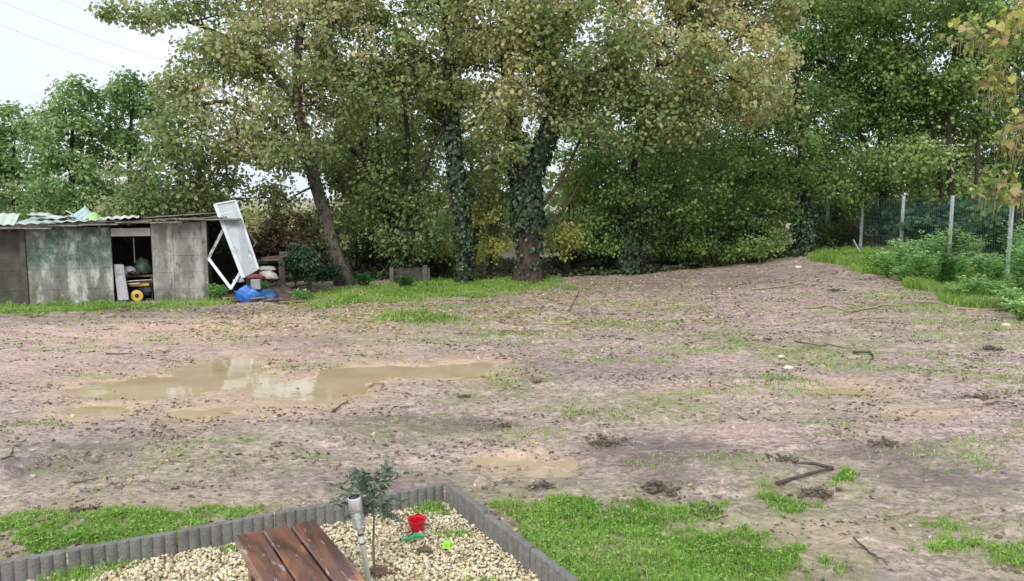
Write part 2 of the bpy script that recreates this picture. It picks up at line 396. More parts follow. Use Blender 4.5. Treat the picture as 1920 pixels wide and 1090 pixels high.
def water_mat():
    m, t = new_mat('muddy_water'); N = t.nodes.new; K = t.links.new
    o = N('ShaderNodeOutputMaterial'); p = N('ShaderNodeBsdfPrincipled'); K(p.outputs[0], o.inputs[0])
    tc = N('ShaderNodeTexCoord'); n = N('ShaderNodeTexNoise'); n.inputs['Scale'].default_value = 1.3; n.inputs['Detail'].default_value = 4; K(tc.outputs['Object'], n.inputs[0])
    r = N('ShaderNodeValToRGB'); r.color_ramp.elements[0].position = .35; r.color_ramp.elements[1].position = .65
    r.color_ramp.elements[0].color = (.46, .345, .21, 1); r.color_ramp.elements[1].color = (.55, .43, .285, 1); K(n.outputs[0], r.inputs[0]); K(r.outputs[0], p.inputs['Base Color'])
    p.inputs['Roughness'].default_value = .04; p.inputs['IOR'].default_value = 1.5
    n2 = N('ShaderNodeTexNoise'); n2.inputs['Scale'].default_value = 4; n2.inputs['Detail'].default_value = 3; K(tc.outputs['Object'], n2.inputs[0])
    b = N('ShaderNodeBump'); b.inputs['Strength'].default_value = .10; b.inputs['Distance'].default_value = .02; K(n2.outputs[0], b.inputs['Height']); K(b.outputs[0], p.inputs['Normal'])
    return m
WM = water_mat()
def puddle(E, lvl):
    x0 = min(e[0]-e[2]*1.3 for e in E)-.5; x1 = max(e[0]+e[2]*1.3 for e in E)+.5; y0 = min(e[1]-e[3]*1.3 for e in E)-.7; y1 = max(e[1]+e[3]*1.3 for e in E)+.7
    nx = max(int((x1-x0)/.08), 8); ny = max(int((y1-y0)/.08), 8)
    xs = np.linspace(x0, x1, nx); ys = np.linspace(y0, y1, ny); X, Y = np.meshgrid(xs, ys)
    m = esum([(a, b, c*1.1+.2, d*1.1+.3, e) for a, b, c, d, e in E], X, Y, .45) > .3
    idx = np.arange(nx*ny).reshape(ny, nx)
    F = []
    keep = m[:-1, :-1] | m[1:, :-1] | m[:-1, 1:] | m[1:, 1:]
    for j, i in zip(*np.nonzero(keep)): F.append((idx[j, i], idx[j, i+1], idx[j+1, i+1], idx[j+1, i]))
    F = np.array(F); used = np.unique(F); rm = -np.ones(nx*ny, int); rm[used] = np.arange(len(used))
    V = np.stack([X.ravel()[used], Y.ravel()[used], np.full(len(used), lvl)], 1)
    tag(mesh_np('puddle', V, rm[F], WM), kind='structure')
puddle(PUD, -.030)
for E in (PUD2, PUD3, PUD4):
    puddle(E, Hs(E[0][0], E[0][1], False)+.020)

# ------------------------------------------------------------------ leaves and blades
def leaves_mesh(P, Nn, Up, size, asp, rs, shape='leaf'):
    """P centres, Nn normals, Up tip direction, size array. returns V, F"""
    n = len(P)
    Up = Up - Nn*np.sum(Up*Nn, 1, keepdims=True); Up /= np.linalg.norm(Up, axis=1, keepdims=True)+1e-9
    Sd = np.cross(Up, Nn)
    s = size[:, None]
    fold = rs.uniform(.1, .35, (n, 1))
    if shape == 'leaf':     # six-sided leaf folded on its midrib
        prof = [(0, -.5, 0), (-.5, -.12, 1), (-.36, .28, 1), (0, .5, 0), (.36, .28, 1), (.5, -.12, 1)]
        fs = [(0, 3, 2, 1), (0, 5, 4, 3)]
    elif shape == 'narrow':
        prof = [(0, -.5, 0), (-.5, 0, 1), (0, .5, 0), (.5, 0, 1)]; fs = [(0, 2, 1), (0, 3, 2)]
    else:                   # heart
        prof = [(0, -.42, 0), (-.25, -.5, .6), (-.5, -.22, 1), (-.42, .15, 1), (0, .55, 0), (.42, .15, 1), (.5, -.22, 1), (.25, -.5, .6)]
        fs = [(0, 4, 3, 2), (0, 2, 1, 1), (0, 6, 5, 4), (0, 7, 7, 6)]
        fs = [(0, 4, 3, 2), (0, 6, 5, 4)]; 
        fs3 = [(0, 2, 1), (0, 7, 6)]
    V = np.empty((n, len(prof), 3), np.float32)
    for k, (a, b, c) in enumerate(prof):
        V[:, k] = P + Sd*(a*asp*s) + Up*(b*s) + Nn*(c*fold*s*.5) - np.array([0, 0, .18])*s*(max(b, 0)**2*2)
    base = (np.arange(n)*len(prof))[:, None]
    F = np.concatenate([base+np.array(f)[None] for f in fs]).astype(np.int32)
    if shape == 'heart':
        return V.reshape(-1, 3), [F, np.concatenate([base+np.array(f)[None] for f in fs3]).astype(np.int32)], len(prof)
    return V.reshape(-1, 3), [F], len(prof)
def palette(n, cols, wts, rs, P=None, var=.18, clump=None):
    cols = np.array(cols, float); wts = np.array(wts, float); wts /= wts.sum()
    if clump is not None:      # patches of the crown turn first
        q = np.clip(clump*.75 + rs.rand(n)*.25, 0, .9999)
        r_ = np.argsort(np.argsort(q))/n
    else: r_ = rs.rand(n)
    k = np.searchsorted(np.cumsum(wts), r_, side='right').clip(0, len(cols)-1)
    flip = rs.rand(n) < .3; k[flip] = np.searchsorted(np.cumsum(wts), rs.rand(flip.sum())).clip(0, len(cols)-1)
    c = cols[k]*(1+rs.uniform(-var, var, (n, 1)))*(1+rs.uniform(-.06, .06, (n, 3)))
    return c
def rand_dirs(n, rs):
    v = rs.normal(size=(n, 3)); return v/np.linalg.norm(v, axis=1, keepdims=True)
LEAF = leaf_mat('leaf_green_yellow', trans=.45); IVY = leaf_mat('ivy_leaf', rough=.5, trans=.12, spec=.3)
GRASS_M = leaf_mat('grass_blade', rough=.5, trans=.4)
def cloud_leaves(name, C, rad, per, size, pal, wts, rs, parent, mat=None, flatz=.6, shape='leaf', asp=.9, droop=.6, hollow=.3, var=.18, colnoise=.35, face=None):
    """leaf clumps: C centres (m,3), rad (m), per leaves each"""
    if size < .18 and name == 'crown': size *= .80; per = int(per*1.45)
    m = len(C); n = m*per
    ci = np.repeat(np.arange(m), per)
    d = rand_dirs(n, rs); rr = rs.rand(n)**(1/2.2)
    off = d*(rad[ci]*rr)[:, None]; off[:, 2] *= flatz
    P = C[ci] + off + rs.normal(size=(n, 3))*.05
    # normals: upwards and outwards, tip: drooping outward
    Nn = rand_dirs(n, rs)*.75 + np.array([0, -.15, .55]) + d*.45
    Nn /= np.linalg.norm(Nn, axis=1, keepdims=True)
    Up = d*np.array([1, 1, .2]) + rand_dirs(n, rs)*.7 + np.array([0, 0, -droop])
    s = size*(.45+.85*rs.rand(n)**1.2)
    V, F, k = leaves_mesh(P, Nn, Up, s, asp, rs, shape)
    cn = fbm(P[:, 0]*colnoise+P[:, 2]*.5*colnoise, P[:, 1]*colnoise+P[:, 2]*colnoise, 77, 3)
    cn = (cn-cn.min())/(np.ptp(cn)+1e-6)
    col = palette(n, pal, wts, rs, var=var, clump=cn)
    return mesh_np(name, V, F, mat or LEAF, parent, cols=np.repeat(col, k, 0).astype(np.float32))

BARK = basic('bark', (.045, .035, .028), (.13, .105, .085), 6, .9, bump=.8, bscale=14, stretch=(1,1,.25), c3=(.07, .085, .05))
BARK_D = basic('bark_dark', (.018, .015, .012), (.055, .045, .035), 6, .9, bump=.8, bscale=14, stretch=(1,1,.25))
BARK_R = basic('bark_reddish', (.028, .018, .014), (.085, .055, .043), 9, .9, bump=1, bscale=18, stretch=(1,1,.4), c3=(.05, .045, .036))

def grow(name, trunk_pts, trunk_r, C, rs, tip=.008, mat=None, parent=None, pw=.46, ns=5, start=.35, maxr=None):
    """pipe-model limbs from the trunk polylines to every clump centre"""
    pos = []; par = []; isT = []
    for poly in trunk_pts:
        pts = [Vector(p) for p in poly]; last = -1
        for a, b in zip(pts[:-1], pts[1:]):
            n = max(int((b-a).length/.4), 1)
            for k in range(n):
                pos.append(a.lerp(b, k/n)); par.append(last); last = len(pos)-1; isT.append(True)
        pos.append(pts[-1]); par.append(last); isT.append(True)
    pos = [tuple(p) for p in pos]
    zmin = min(p[2] for p in pos); zmax = max(p[2] for p in pos)
    arr = np.array(pos); allowed = arr[:, 2] > zmin+(zmax-zmin)*start
    ntr = len(pos)
    order = np.argsort([min(np.linalg.norm(arr[allowed]-c, axis=1)) for c in C])
    pos = list(arr); allowed = list(allowed); dist0 = [0.]*len(pos); ends = []
    for i in order:
        c = C[i]; A = np.array(pos); d = c-A; dl_ = np.linalg.norm(d, axis=1)
        cost = dl_ + np.clip(-d[:, 2], 0, 9)*.8 + np.array(dist0)*.35 + (~np.array(allowed))*50
        j = int(np.argmin(cost)); a = A[j]; n = max(int(dl_[j]/.55), 1); last = j
        sag = rs.normal(size=3)*.10*dl_[j]; sag[2] = abs(sag[2])*.8
        for k in range(1, n+1):
            t = k/n; q = a*(1-t)+c*t + sag*math.sin(math.pi*t) + (rs.normal(size=3)*.04 if k < n else 0)
            pos.append(q); par.append(last); isT.append(False); allowed.append(True); dist0.append(dist0[last]+dl_[j]/n); last = len(pos)-1
        ends.append(last)
    cnt = np.zeros(len(pos))
    for e in ends:
        k = e
        while k >= 0: cnt[k] += 1; k = par[k]
    r = tip*np.maximum(cnt, 1)**pw
    if maxr: r = np.minimum(r, maxr)
    V = []; F = []; b = 0
    P = np.array(pos)
    for k in range(ntr, len(pos)):
        p0 = P[par[k]]; p1 = P[k]; r1 = r[k]; r0 = r[k] if par[k] < ntr else r[par[k]]
        d = p1-p0; L_ = np.linalg.norm(d)
        if L_ < 1e-4: continue
        d /= L_; x = np.cross(d, [0.3, .1, 1.0] if abs(d[2]) < .9 else [1, 0, 0]); x /= np.linalg.norm(x); y = np.cross(d, x)
        an = np.arange(ns)*2*math.pi/ns; ring = np.cos(an)[:, None]*x+np.sin(an)[:, None]*y
        V.append(p0+ring*r0); V.append(p1+d*r1*.3+ring*r1)
        q = np.arange(ns); F.append(np.stack([b+q, b+(q+1) % ns, b+ns+(q+1) % ns, b+ns+q], 1)); b += 2*ns
    if not V: return None
    return mesh_np(name, np.vstack(V), np.vstack(F), mat or BARK, parent, smooth=True)
def trunk_mesh(name, polys, radii, mat, parent, n=12, rough=.08, flare=True, seed=1):
    mb = MB(); rs = random.Random(seed)
    for poly, (r0, r1) in zip(polys, radii):
        pts = [Vector(p) for p in poly]; fine = []
        for a, b in zip(pts[:-1], pts[1:]):
            k = max(int((b-a).length/.25), 1); fine += [a.lerp(b, i/k) for i in range(k)]
        fine.append(pts[-1])
        m = len(fine); rad = [r0+(r1-r0)*i/(m-1) for i in range(m)]
        b0 = len(mb.v)
        if flare and poly is polys[0]:
            fine[0] = fine[0]-Vector((0, 0, .15)); rad[0] *= 1.75
            if m > 3: rad[1] *= 1.28; rad[2] *= 1.08
        fine = [f+Vector((rs.uniform(-1, 1), rs.uniform(-1, 1), 0))*r0*.06 for f in fine]
        mb.tube(fine, rad, n)
        for i in range(b0, len(mb.v)):
            k = (i-b0) % n; ring = (i-b0)//n; c = fine[ring]; v = Vector(mb.v[i])
            s = 1+rough*math.sin(k*2.1+ring*.35+seed)+rough*.8*math.sin(k*4.7+seed*2+ring*.2); mb.v[i] = tuple(c+(v-c)*s)
    return mb.build(name, mat, parent, smooth=True, angle=60)
IVY_PAL = [(.022, .050, .022), (.038, .075, .034), (.07, .11, .055), (.12, .16, .10)]
def ivy_on(polys, radii, parent, rs, dens=260, size=.10, thick=.12, name='ivy'):
    P = []; D = []
    for poly, (r0, r1) in zip(polys, radii):
        pts = [np.array(p) for p in poly]; L_ = [np.linalg.norm(b-a) for a, b in zip(pts[:-1], pts[1:])]; tot = sum(L_)
        n = int(dens*tot)
        for _ in range(n):
            u = rs.rand()*tot; i = 0
            while i < len(L_)-1 and u > L_[i]: u -= L_[i]; i += 1
            t = min(u/L_[i], 1); c = pts[i]*(1-t)+pts[i+1]*t; gl = (sum(L_[:i])+u)/tot; r = r0+(r1-r0)*gl
            a = rs.rand()*2*math.pi; d = np.array([math.cos(a), math.sin(a), 0])
            bulge = thick*(.5+.9*fbm(np.array([c[2]*1.6+a]), np.array([a*.8]), 5)[0]*rs.rand())
            P.append(c+d*(r+bulge)); D.append(d)
    P = np.array(P); D = np.array(D); n = len(P)
    Nn = D+rand_dirs(n, rs)*.5+np.array([0, 0, .3]); Nn /= np.linalg.norm(Nn, axis=1, keepdims=True)
    Up = rand_dirs(n, rs)*.5+np.array([0, 0, -1.]); s = size*rs.uniform(.6, 1.3, n)
    V, F, k = leaves_mesh(P, Nn, Up, s, .95, rs)
    col = palette(n, IVY_PAL, [4, 4, 2, .8], rs)
    return mesh_np(name, V, F, IVY, parent, cols=np.repeat(col, k, 0).astype(np.float32))

def E(px, py, Y, rx, ry, dep, n=None):           # crown lobe at the place where the photo shows it
    c = at(px, py, Y); return (c.x, Y, c.z, rx*Y/FPX, dep, ry*Y/FPX, n)
def crown_centres(lobes, per_area, rs, zcap=None, shell=.45):
    C = []
    for (cx, cy, cz, rx, ry, rz, n) in lobes:
        k = n or int(per_area*4*math.pi*((rx*ry)**1.6/3+(rx*rz)**1.6/3+(ry*rz)**1.6/3)**(1/1.6))
        d = rand_dirs(k, rs); r = (shell+(1-shell)*rs.rand(k))**.8
        p = np.array([cx, cy, cz])+d*r[:, None]*np.array([rx, ry, rz])
        C.append(p)
    C = np.vstack(C)
    C[:, 2] = np.maximum(C[:, 2], .3+H(C[:, 0], C[:, 1], False)+rs.rand(len(C))*.3)
    return C
def tree(label, polys, radii, lobes, pal, wts, seed, name='broadleaf_tree', per_area=1.0, dens=1.3, per=60, lsize=.15, crad=.62, bark=None, ivy=None, cat='tree', group='trees along the far edge of the lot',
         limb=True, droop=.5, tip=.009, shape='leaf', asp=.9, flatz=.65, ns=5, start=.3, colnoise=.35, maxr=None):
    rs = np.random.RandomState(seed)
    base = Vector(polys[0][0]); t = empty(name, (0, 0, 0), 0, label, cat, group)
    trunk_mesh('trunk', polys, radii, bark or BARK_D, t, seed=seed)
    C = crown_centres([l[:6]+((int(l[6]*dens) if l[6] else None),) for l in lobes], per_area*dens, rs)
    rad = crad*rs.uniform(.7, 1.3, len(C))
    if limb: grow('limbs', [polys[0]] if False else polys, radii, C, rs, tip=tip, mat=bark or BARK_D, parent=t, ns=ns, start=start, maxr=maxr)
    cloud_leaves('crown', C, rad, per, lsize, pal, wts, rs, t, droop=droop, shape=shape, asp=asp, flatz=flatz, colnoise=colnoise)
    if ivy: ivy_on(ivy[0], ivy[1], t, rs, *ivy[2:])
    if ivy and (Vector(ivy[0][0][0])-base).length > .3: ivy_on([[polys[0][0]]+list(ivy[0][0][:1])], [(radii[0][0]*1.25, radii[0][0])], t, rs, ivy[2]*.28, ivy[3]*.9, .05, 'creeper')
    # put the empty at the foot, children keep world place
    t.location = base
    for ch in t.children: ch.location = -base
    return t
def AT(Y, *pp): return [tuple(at(x, y, Y)) for x, y in pp]
def foot(px, py, Y):
    p = at(px, py, Y); return (p.x, Y, Hs(p.x, Y)-.02)
AUT = [(.18, .25, .10), (.28, .35, .15), (.40, .44, .22), (.55, .52, .29), (.52, .43, .27)]
GRN = [(.10, .165, .055), (.15, .235, .075), (.22, .32, .10), (.34, .43, .16)]
GRN2 = [(.13, .215, .065), (.19, .29, .09), (.27, .37, .13), (.38, .47, .20)]
OLV = [(.15, .21, .08), (.22, .29, .115), (.32, .38, .16), (.46, .46, .24), (.12, .17, .07)]

def F_(px, Y): # foot directly under px
    x = (px-960)/FPX*Y/ cp ; x = at(px, 500, Y).x; return (x, Y, Hs(x, Y)-.02)
# --- left: the leaning autumn tree over the shed
Y=24.6
T = [[F_(648,Y)]+AT(Y,(628,470),(602,380),(574,285),(556,190),(560,90),(575,-20)), AT(Y,(574,285),(500,220),(420,190),(350,200)), AT(Y,(556,190),(470,90),(380,50),(300,25))]
tree('leaning autumn tree with yellow tan leaves hanging low over the concrete shed', T, [(.23,.10),(.09,.05),(.09,.04)],
     [E(430,190,Y,150,110,2.2),E(310,335,Y-.6,100,75,1.6),E(400,360,Y+.3,50,50,1.2,16),E(560,80,Y,150,110,2.4),E(430,60,Y,120,80,2),E(450,-90,Y,190,90,2.5),E(290,30,Y,65,20,.8,9),E(225,28,Y,35,12,.4,4),E(470,270,Y-.3,70,40,1.2,14),E(520,370,Y+1.5,40,30,.8,8),
      E(600,230,Y+.5,70,80,1.2,22),E(370,270,Y-.5,90,70,1.6),E(250,395,Y-1,70,25,1,14),E(640,0,Y,70,50,1.6,26),E(540,290,Y-.6,60,40,1,14),E(690,180,Y,60,80,1.5,18)],
     AUT, [2.8,3.2,2.6,1.8,.7], 11, name='autumn_tree', per_area=.95, per=62, lsize=.15, bark=BARK, ivy=([T[0][1:4]], [(.22,.17)], 90, .09, .05))
# --- multi stemmed dark shrub-tree
Y=25.6
f=F_(748,Y)
T=[[f]+AT(Y,(742,440),(735,360),(690,290),(650,230)), [f]+AT(Y,(752,440),(760,340),(765,250),(752,150)), [f]+AT(Y,(740,450),(705,370),(680,300),(625,250)), [f]+AT(Y,(765,440),(790,330),(820,260),(850,190)), [f]+AT(Y,(735,460),(715,380),(712,300),(705,200))]
tree('dark many stemmed tree fanning out left of the thin ivy trunk', T, [(.12,.05)]*5,
     [E(680,110,Y,120,110,2),E(740,330,Y,70,90,1.4,40),E(690,360,Y+.6,80,60,1,24),E(760,430,Y,70,50,1,26),E(790,230,Y+1,60,50,1,16),E(640,300,Y+1,60,60,1,20)],
     OLV, [3,3,2,1,2], 12, name='many_stemmed_tree', per_area=.9, per=60, lsize=.14, ivy=([T[0][:3],T[3][:3],T[4][:3]],[(.13,.1)]*3,150,.10,.08))
# --- thin ivy trunk
Y=25.0
T=[[F_(868,Y)]+AT(Y,(867,400),(853,300),(842,190),(838,90),(830,0)), AT(Y,(848,260),(900,225),(930,215)), AT(Y,(845,220),(815,270),(790,330))]
tree('slim upright tree with a thin ivy covered trunk left of the big tree', T, [(.17,.10),(.05,.03),(.05,.03)],
     [E(830,60,Y,115,85,2.2),E(860,190,Y+.4,60,50,1.2,18),E(840,-60,Y,150,80,2.2),E(905,330,Y+1.2,60,60,1,18),E(790,150,Y,70,60,1.2,22)],
     OLV, [2,3,3,2,1], 13, name='slim_tree', per_area=1.0, per=60, lsize=.15, ivy=([T[0][:4]],[(.2,.14)],230,.11,.12))
# --- big tree
Y=25.8
f=F_(992,Y)
T=[[f]+AT(Y,(990,430),(985,340),(965,250),(952,150),(945,40)), AT(Y,(988,350),(1012,290),(1038,220),(1010,130),(1000,30)), AT(Y,(1010,400),(1050,340),(1085,270),(1105,180)), AT(Y,(1035,230),(1100,150),(1180,100),(1260,80)), AT(Y,(1015,430),(1060,390),(1095,330))]
tree('big thick trunked autumn tree with red brown base and ivy clad fork, yellowing crown', T, [(.40,.14),(.24,.10),(.06,.03),(.10,.04),(.05,.025)],
     [E(960,50,Y,130,90,2.6),E(1120,90,Y,130,110,2.6),E(1240,130,Y-.3,130,100,2.4),E(1370,120,Y-.3,110,95,2.2),E(1180,230,Y-.5,110,70,1.8),E(940,230,Y-.9,45,80,.8,22),E(1000,150,Y-1.0,60,60,.7,22),E(985,60,Y-1,70,60,.8,20),E(1100,-70,Y,220,90,3),E(1340,-60,Y,150,80,2.5),E(1280,220,Y-.4,90,50,1.4,24),E(1420,190,Y-.4,60,40,1.2,14),E(1420,10,Y,80,60,1.6,26),E(1300,10,Y,70,50,1.6,22),E(1060,200,Y-.5,50,50,.9,18)],
     [(.20,.27,.11),(.30,.37,.16),(.45,.47,.23),(.62,.57,.31),(.60,.49,.29)], [2.4,3,3,2.2,.9], 14, name='big_autumn_tree', per_area=1.0, per=62, lsize=.155, bark=BARK_R,
     ivy=([T[0][1:4],T[1][:3]],[(.43,.22),(.26,.17)],560,.12,.20), group='trees along the far edge of the lot')
# --- dense green, right of the big tree
Y=27.2
T=[[F_(1182,Y)]+AT(Y,(1180,400),(1190,300),(1200,200))]
tree('dense dark green tree with an ivy wrapped column of a trunk', T, [(.18,.07)],
     [E(1200,330,Y,110,95,2),E(1120,360,Y+.5,60,80,1.3,26),E(1290,330,Y,90,90,1.8),E(1250,430,Y+.6,110,45,1.2,34),E(1120,440,Y+.5,60,45,1,18)], GRN, [2.4,3,2.4,.9], 15, name='green_tree', per_area=1.15, per=62, lsize=.13,
     ivy=([T[0][:2]],[(.26,.28)],420,.10,.14))
Y=28.2
T=[[F_(1512,Y)]+AT(Y,(1512,380),(1500,250),(1490,120))]
tree('dense green tree whose short trunk is a pillar of blue green ivy', T, [(.2,.07)],
     [E(1480,300,Y,120,70,2),E(1400,390,Y,90,50,1.6,34),E(1560,360,Y+.5,80,45,1.4,24),E(1350,290,Y+.5,80,60,1.5),E(1500,210,Y+1,110,60,2)], GRN, [2.4,3,2.4,1.2], 16, name='green_tree', per_area=1.1, per=60, lsize=.13,
     ivy=([T[0][:2]],[(.28,.34)],420,.10,.16))
Y=30.5
T=[[F_(1655,Y)]+AT(Y,(1655,330),(1650,180),(1640,40)), AT(Y,(1655,330),(1600,230),(1560,120))]
tree('tall mid green tree behind the far end of the wire fence', T, [(.17,.07),(.09,.04)],
     [E(1600,110,Y,130,100,2.4),E(1700,210,Y,90,80,1.8),E(1570,-20,Y,150,70,2.5),E(1600,330,Y,80,50,1.4,26),E(1540,60,Y+1,100,80,2),E(1640,170,Y+.6,90,90,1.8)], GRN2, [2,3,2.6,1.4], 17, name='green_tree', per_area=1.35, per=60, lsize=.145, ns=4)
Y=27.8
T=[[F_(1782,Y)]+AT(Y,(1782,330),(1778,220),(1790,90)), [F_(1765,Y)]+AT(Y,(1765,350),(1750,230),(1725,120)), [F_(1830,Y)]+AT(Y,(1832,300),(1840,150))]
tree('tall green tree with slim dark stems behind the middle fence posts', T, [(.13,.06),(.08,.04),(.09,.05)],
     [E(1760,120,Y,110,90,2),E(1830,210,Y+1,80,70,1.5),E(1700,300,Y,80,40,1.2,24),E(1790,350,Y+.6,90,30,1,18),E(1740,-20,Y,140,70,2.2),E(1860,60,Y+1,90,90,1.8),E(1720,210,Y+.8,80,70,1.5)], GRN2, [2,3,2.6,1.4], 18, name='green_tree', per_area=1.35, per=60, lsize=.15)
Y=29.5
T=[[F_(1925,Y)]+AT(Y,(1920,300),(1915,150))]
tree('green tree behind the big leaved tree at the right edge', T, [(.16,.07)], [E(1930,150,Y,110,160,2),E(1900,320,Y,80,50,1.5,20)], GRN, [2,3,2.6,1.2], 19, name='green_tree', per_area=.9, per=60, lsize=.15)
# --- left green mass behind the shed
LG = [(.15,.25,.09),(.22,.34,.13),(.30,.43,.19),(.42,.53,.29)]
for i,(px,top,rx,Y,lab) in enumerate([(25,212,85,27.5,'bushy bright green tree at the left edge behind the shed'),(135,172,75,26.6,'tallest bright green tree in the row behind the shed roof'),(245,150,70,28.2,'green tree between the bright row and the leaning autumn tree'),(-90,230,80,26,'bright green tree just at the left border of the view')]):
    T=[[F_(px,Y)]+AT(Y,(px+4,400),(px-3,300),(px+2,top+60))]
    lob=[E(px,top+75,Y,rx*.75,70,1.6),E(px-15,top+170,Y-.3,rx,80,1.8),E(px+30,top+230,Y-.5,rx,50,1.6),E(px+5,top+12,Y,rx*.35,32,.7,7),E(px+rx*.5,top+40,Y,rx*.25,34,.6,5),E(px-rx*.5,top+45,Y,rx*.25,30,.6,5)]
    tree(lab, T, [(.14,.05)], lob, LG, [2,3,3,1.6], 30+i, name='green_tree', per_area=1.15, per=62, lsize=.15, crad=.5, droop=.2, group='bright green trees behind the shed')

# --- bushes
def bush(label, px, py, Y, rx, ry, dep, pal, wts, seed, n=24, per=55, lsize=.11, crad=.4, name='bush', group=None, cat='bush', mat=None, stems=5, bark=None, colnoise=.6):
    rs = np.random.RandomState(seed); c = at(px, py, Y); f = (c.x, Y, Hs(c.x, Y))
    t = empty(name, f, 0, label, cat, group)
    C = crown_centres([(c.x, Y, c.z, rx*Y/FPX, dep, ry*Y/FPX, n)], 1, rs, shell=.25)
    polys = []
    for k in range(stems):
        e = C[rs.randint(len(C))]; polys.append([f, tuple(np.array(f)*.5+e*.5+rs.normal(size=3)*.08), tuple(e)])
    st = trunk_mesh('stems', polys, [(.03, .012)]*stems, bark or BARK_D, t, n=5, flare=False, seed=seed); st.location = -Vector(f)
    o = cloud_leaves('foliage', C, crad*rs.uniform(.7, 1.3, len(C)), per, lsize, pal, wts, rs, t, mat=mat, colnoise=colnoise, droop=.4)
    o.location = -Vector(f); return t
YEL = [(.34,.38,.10),(.50,.50,.17),(.62,.56,.25),(.22,.30,.08)]
UG='undergrowth bushes beneath the trees'
bl = [
 ('olive brown bush behind the leaning trunk', 600,440,27.5,60,60,1.2,OLV,[2,3,3,2,1],40,26),
 ('reddish yellow bush above the stacked planks', 550,425,26.5,50,38,1.0,[(.16,.10,.05),(.20,.17,.07),(.25,.22,.09),(.14,.07,.045)],[2,3,2,2],41,22),
 ('small yellow bush low between the many stemmed tree and the slim trunk', 830,470,26.6,30,22,.6,YEL,[3,2,1,3],52,14),
 ('green bush between the leaning trunk and the many stemmed tree', 668,440,28,55,60,1.1,GRN,[2,3,2,1],42,22),
 ('pale yellow bush in the gap right of the slim trunk', 918,395,26.9,42,50,.8,YEL,[2,3,2,2],43,24),
 ('yellow green bush between the slim trunk and the big tree', 920,462,27.0,36,26,.7,YEL,[3,2,2,3],44,18),
 ('yellow green bush just right of the big trunk', 1062,445,27.2,38,36,.8,YEL,[3,2,1,3],45,24),
 ('tall pale bush behind the fork of the big tree', 1075,335,28.5,36,44,.8,[(.26,.34,.11),(.42,.46,.17),(.58,.56,.24)],[3,3,1],46,20),
 ('green bush right of the many stemmed tree', 825,440,28.5,45,50,1,GRN2,[2,3,2,1],47,20),
 ('small bright green bush left of the blue green ivy pillar', 1430,465,27,55,32,.9,GRN2,[1,3,3,1],48,20),
 ('low green bush at the edge of the mud between the two ivy pillars', 1330,470,27.6,70,30,.9,GRN,[2,3,2,1],49,24),
 ('dark leafy bush right of the ivy wrapped column', 1245,460,28.5,60,40,1,GRN,[3,3,1,.5],50,22),
 ('dull green bush at the corner of the fence', 1545,440,31,40,40,.8,OLV,[3,3,1,.5,2],51,18),
]
for b in bl: bush(*b[:10], n=b[10], group=UG)
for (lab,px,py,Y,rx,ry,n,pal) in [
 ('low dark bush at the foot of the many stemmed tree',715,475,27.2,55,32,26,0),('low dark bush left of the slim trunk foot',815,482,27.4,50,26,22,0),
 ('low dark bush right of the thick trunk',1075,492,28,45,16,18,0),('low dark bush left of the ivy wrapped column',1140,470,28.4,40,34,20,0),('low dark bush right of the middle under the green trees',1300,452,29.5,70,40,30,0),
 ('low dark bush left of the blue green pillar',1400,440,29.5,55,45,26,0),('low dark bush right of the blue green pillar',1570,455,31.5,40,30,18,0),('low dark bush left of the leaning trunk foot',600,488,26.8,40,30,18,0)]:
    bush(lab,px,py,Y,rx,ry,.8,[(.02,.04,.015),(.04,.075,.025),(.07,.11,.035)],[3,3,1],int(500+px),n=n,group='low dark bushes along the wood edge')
for (lab,px,top,Y,rx,pal,wt) in [
('slender green tree standing behind the leaning trunk',690,120,34,70,GRN2,[2,3,3,1]),('olive tree behind the many stemmed tree',760,100,35,100,OLV,[2,3,3,1,2]),
 ('olive green tree behind the slim ivy trunk',890,150,34,90,OLV,[2,3,2,2,1]),('pale green tree behind the right fork of the big tree',1110,110,35,95,GRN2,[2,3,3,1]),('green tree in the second row behind the yellow crown',1260,120,34,110,GRN,[2,3,3,1]),
 ('dark green tree in the second row behind the ivy pillar',1420,120,35,110,GRN,[3,3,2,1]),('green tree filling the row behind the mid green tree',1560,150,36,110,GRN,[2,3,3,1]),('green tree in the second row behind the fence posts',1720,180,35,110,GRN2,[2,3,3,1]),('dark tree low behind the fence',1850,230,33,100,GRN,[3,3,2,1])]:
    T=[[F_(px,Y)]+AT(Y,(px+6,400),(px-8,300),(px+4,top+70))]
    tree(lab,T,[(.14,.05)],[E(px,top+70,Y,rx*.8,75,1.8),E(px-10,top+170,Y,rx,70,1.8),E(px+15,top+255,Y,rx*.8,50,1.5)],pal,wt,int(600+px),name='background_tree',per_area=.85,per=50,lsize=.17,group='second row of trees behind',ns=4)
FN='leafy bushes beyond the wire fence'
for i,(lab,px,py,Y,rx,ry,pal) in enumerate([('blue green bush beyond the second and third fence posts',1665,415,30,50,45,[(.07,.15,.09),(.11,.22,.12),(.18,.30,.16)]),
    ('dark blue green bush beyond the middle fence posts',1745,410,26.5,55,42,[(.04,.09,.07),(.08,.16,.10),(.13,.23,.13)]),
    ('green bush beyond the fence left of the nearest post',1845,420,24.5,50,50,[(.07,.15,.07),(.12,.23,.09),(.18,.30,.13)]),
    ('dark bush beyond the nearest fence post',1925,420,24,60,60,[(.02,.045,.025),(.045,.09,.04),(.08,.13,.06)])]):
    b=bush(lab,px,py,Y,rx,ry,1.1,pal,[3,3,1.5],60+i,n=24,lsize=.16,group=FN)
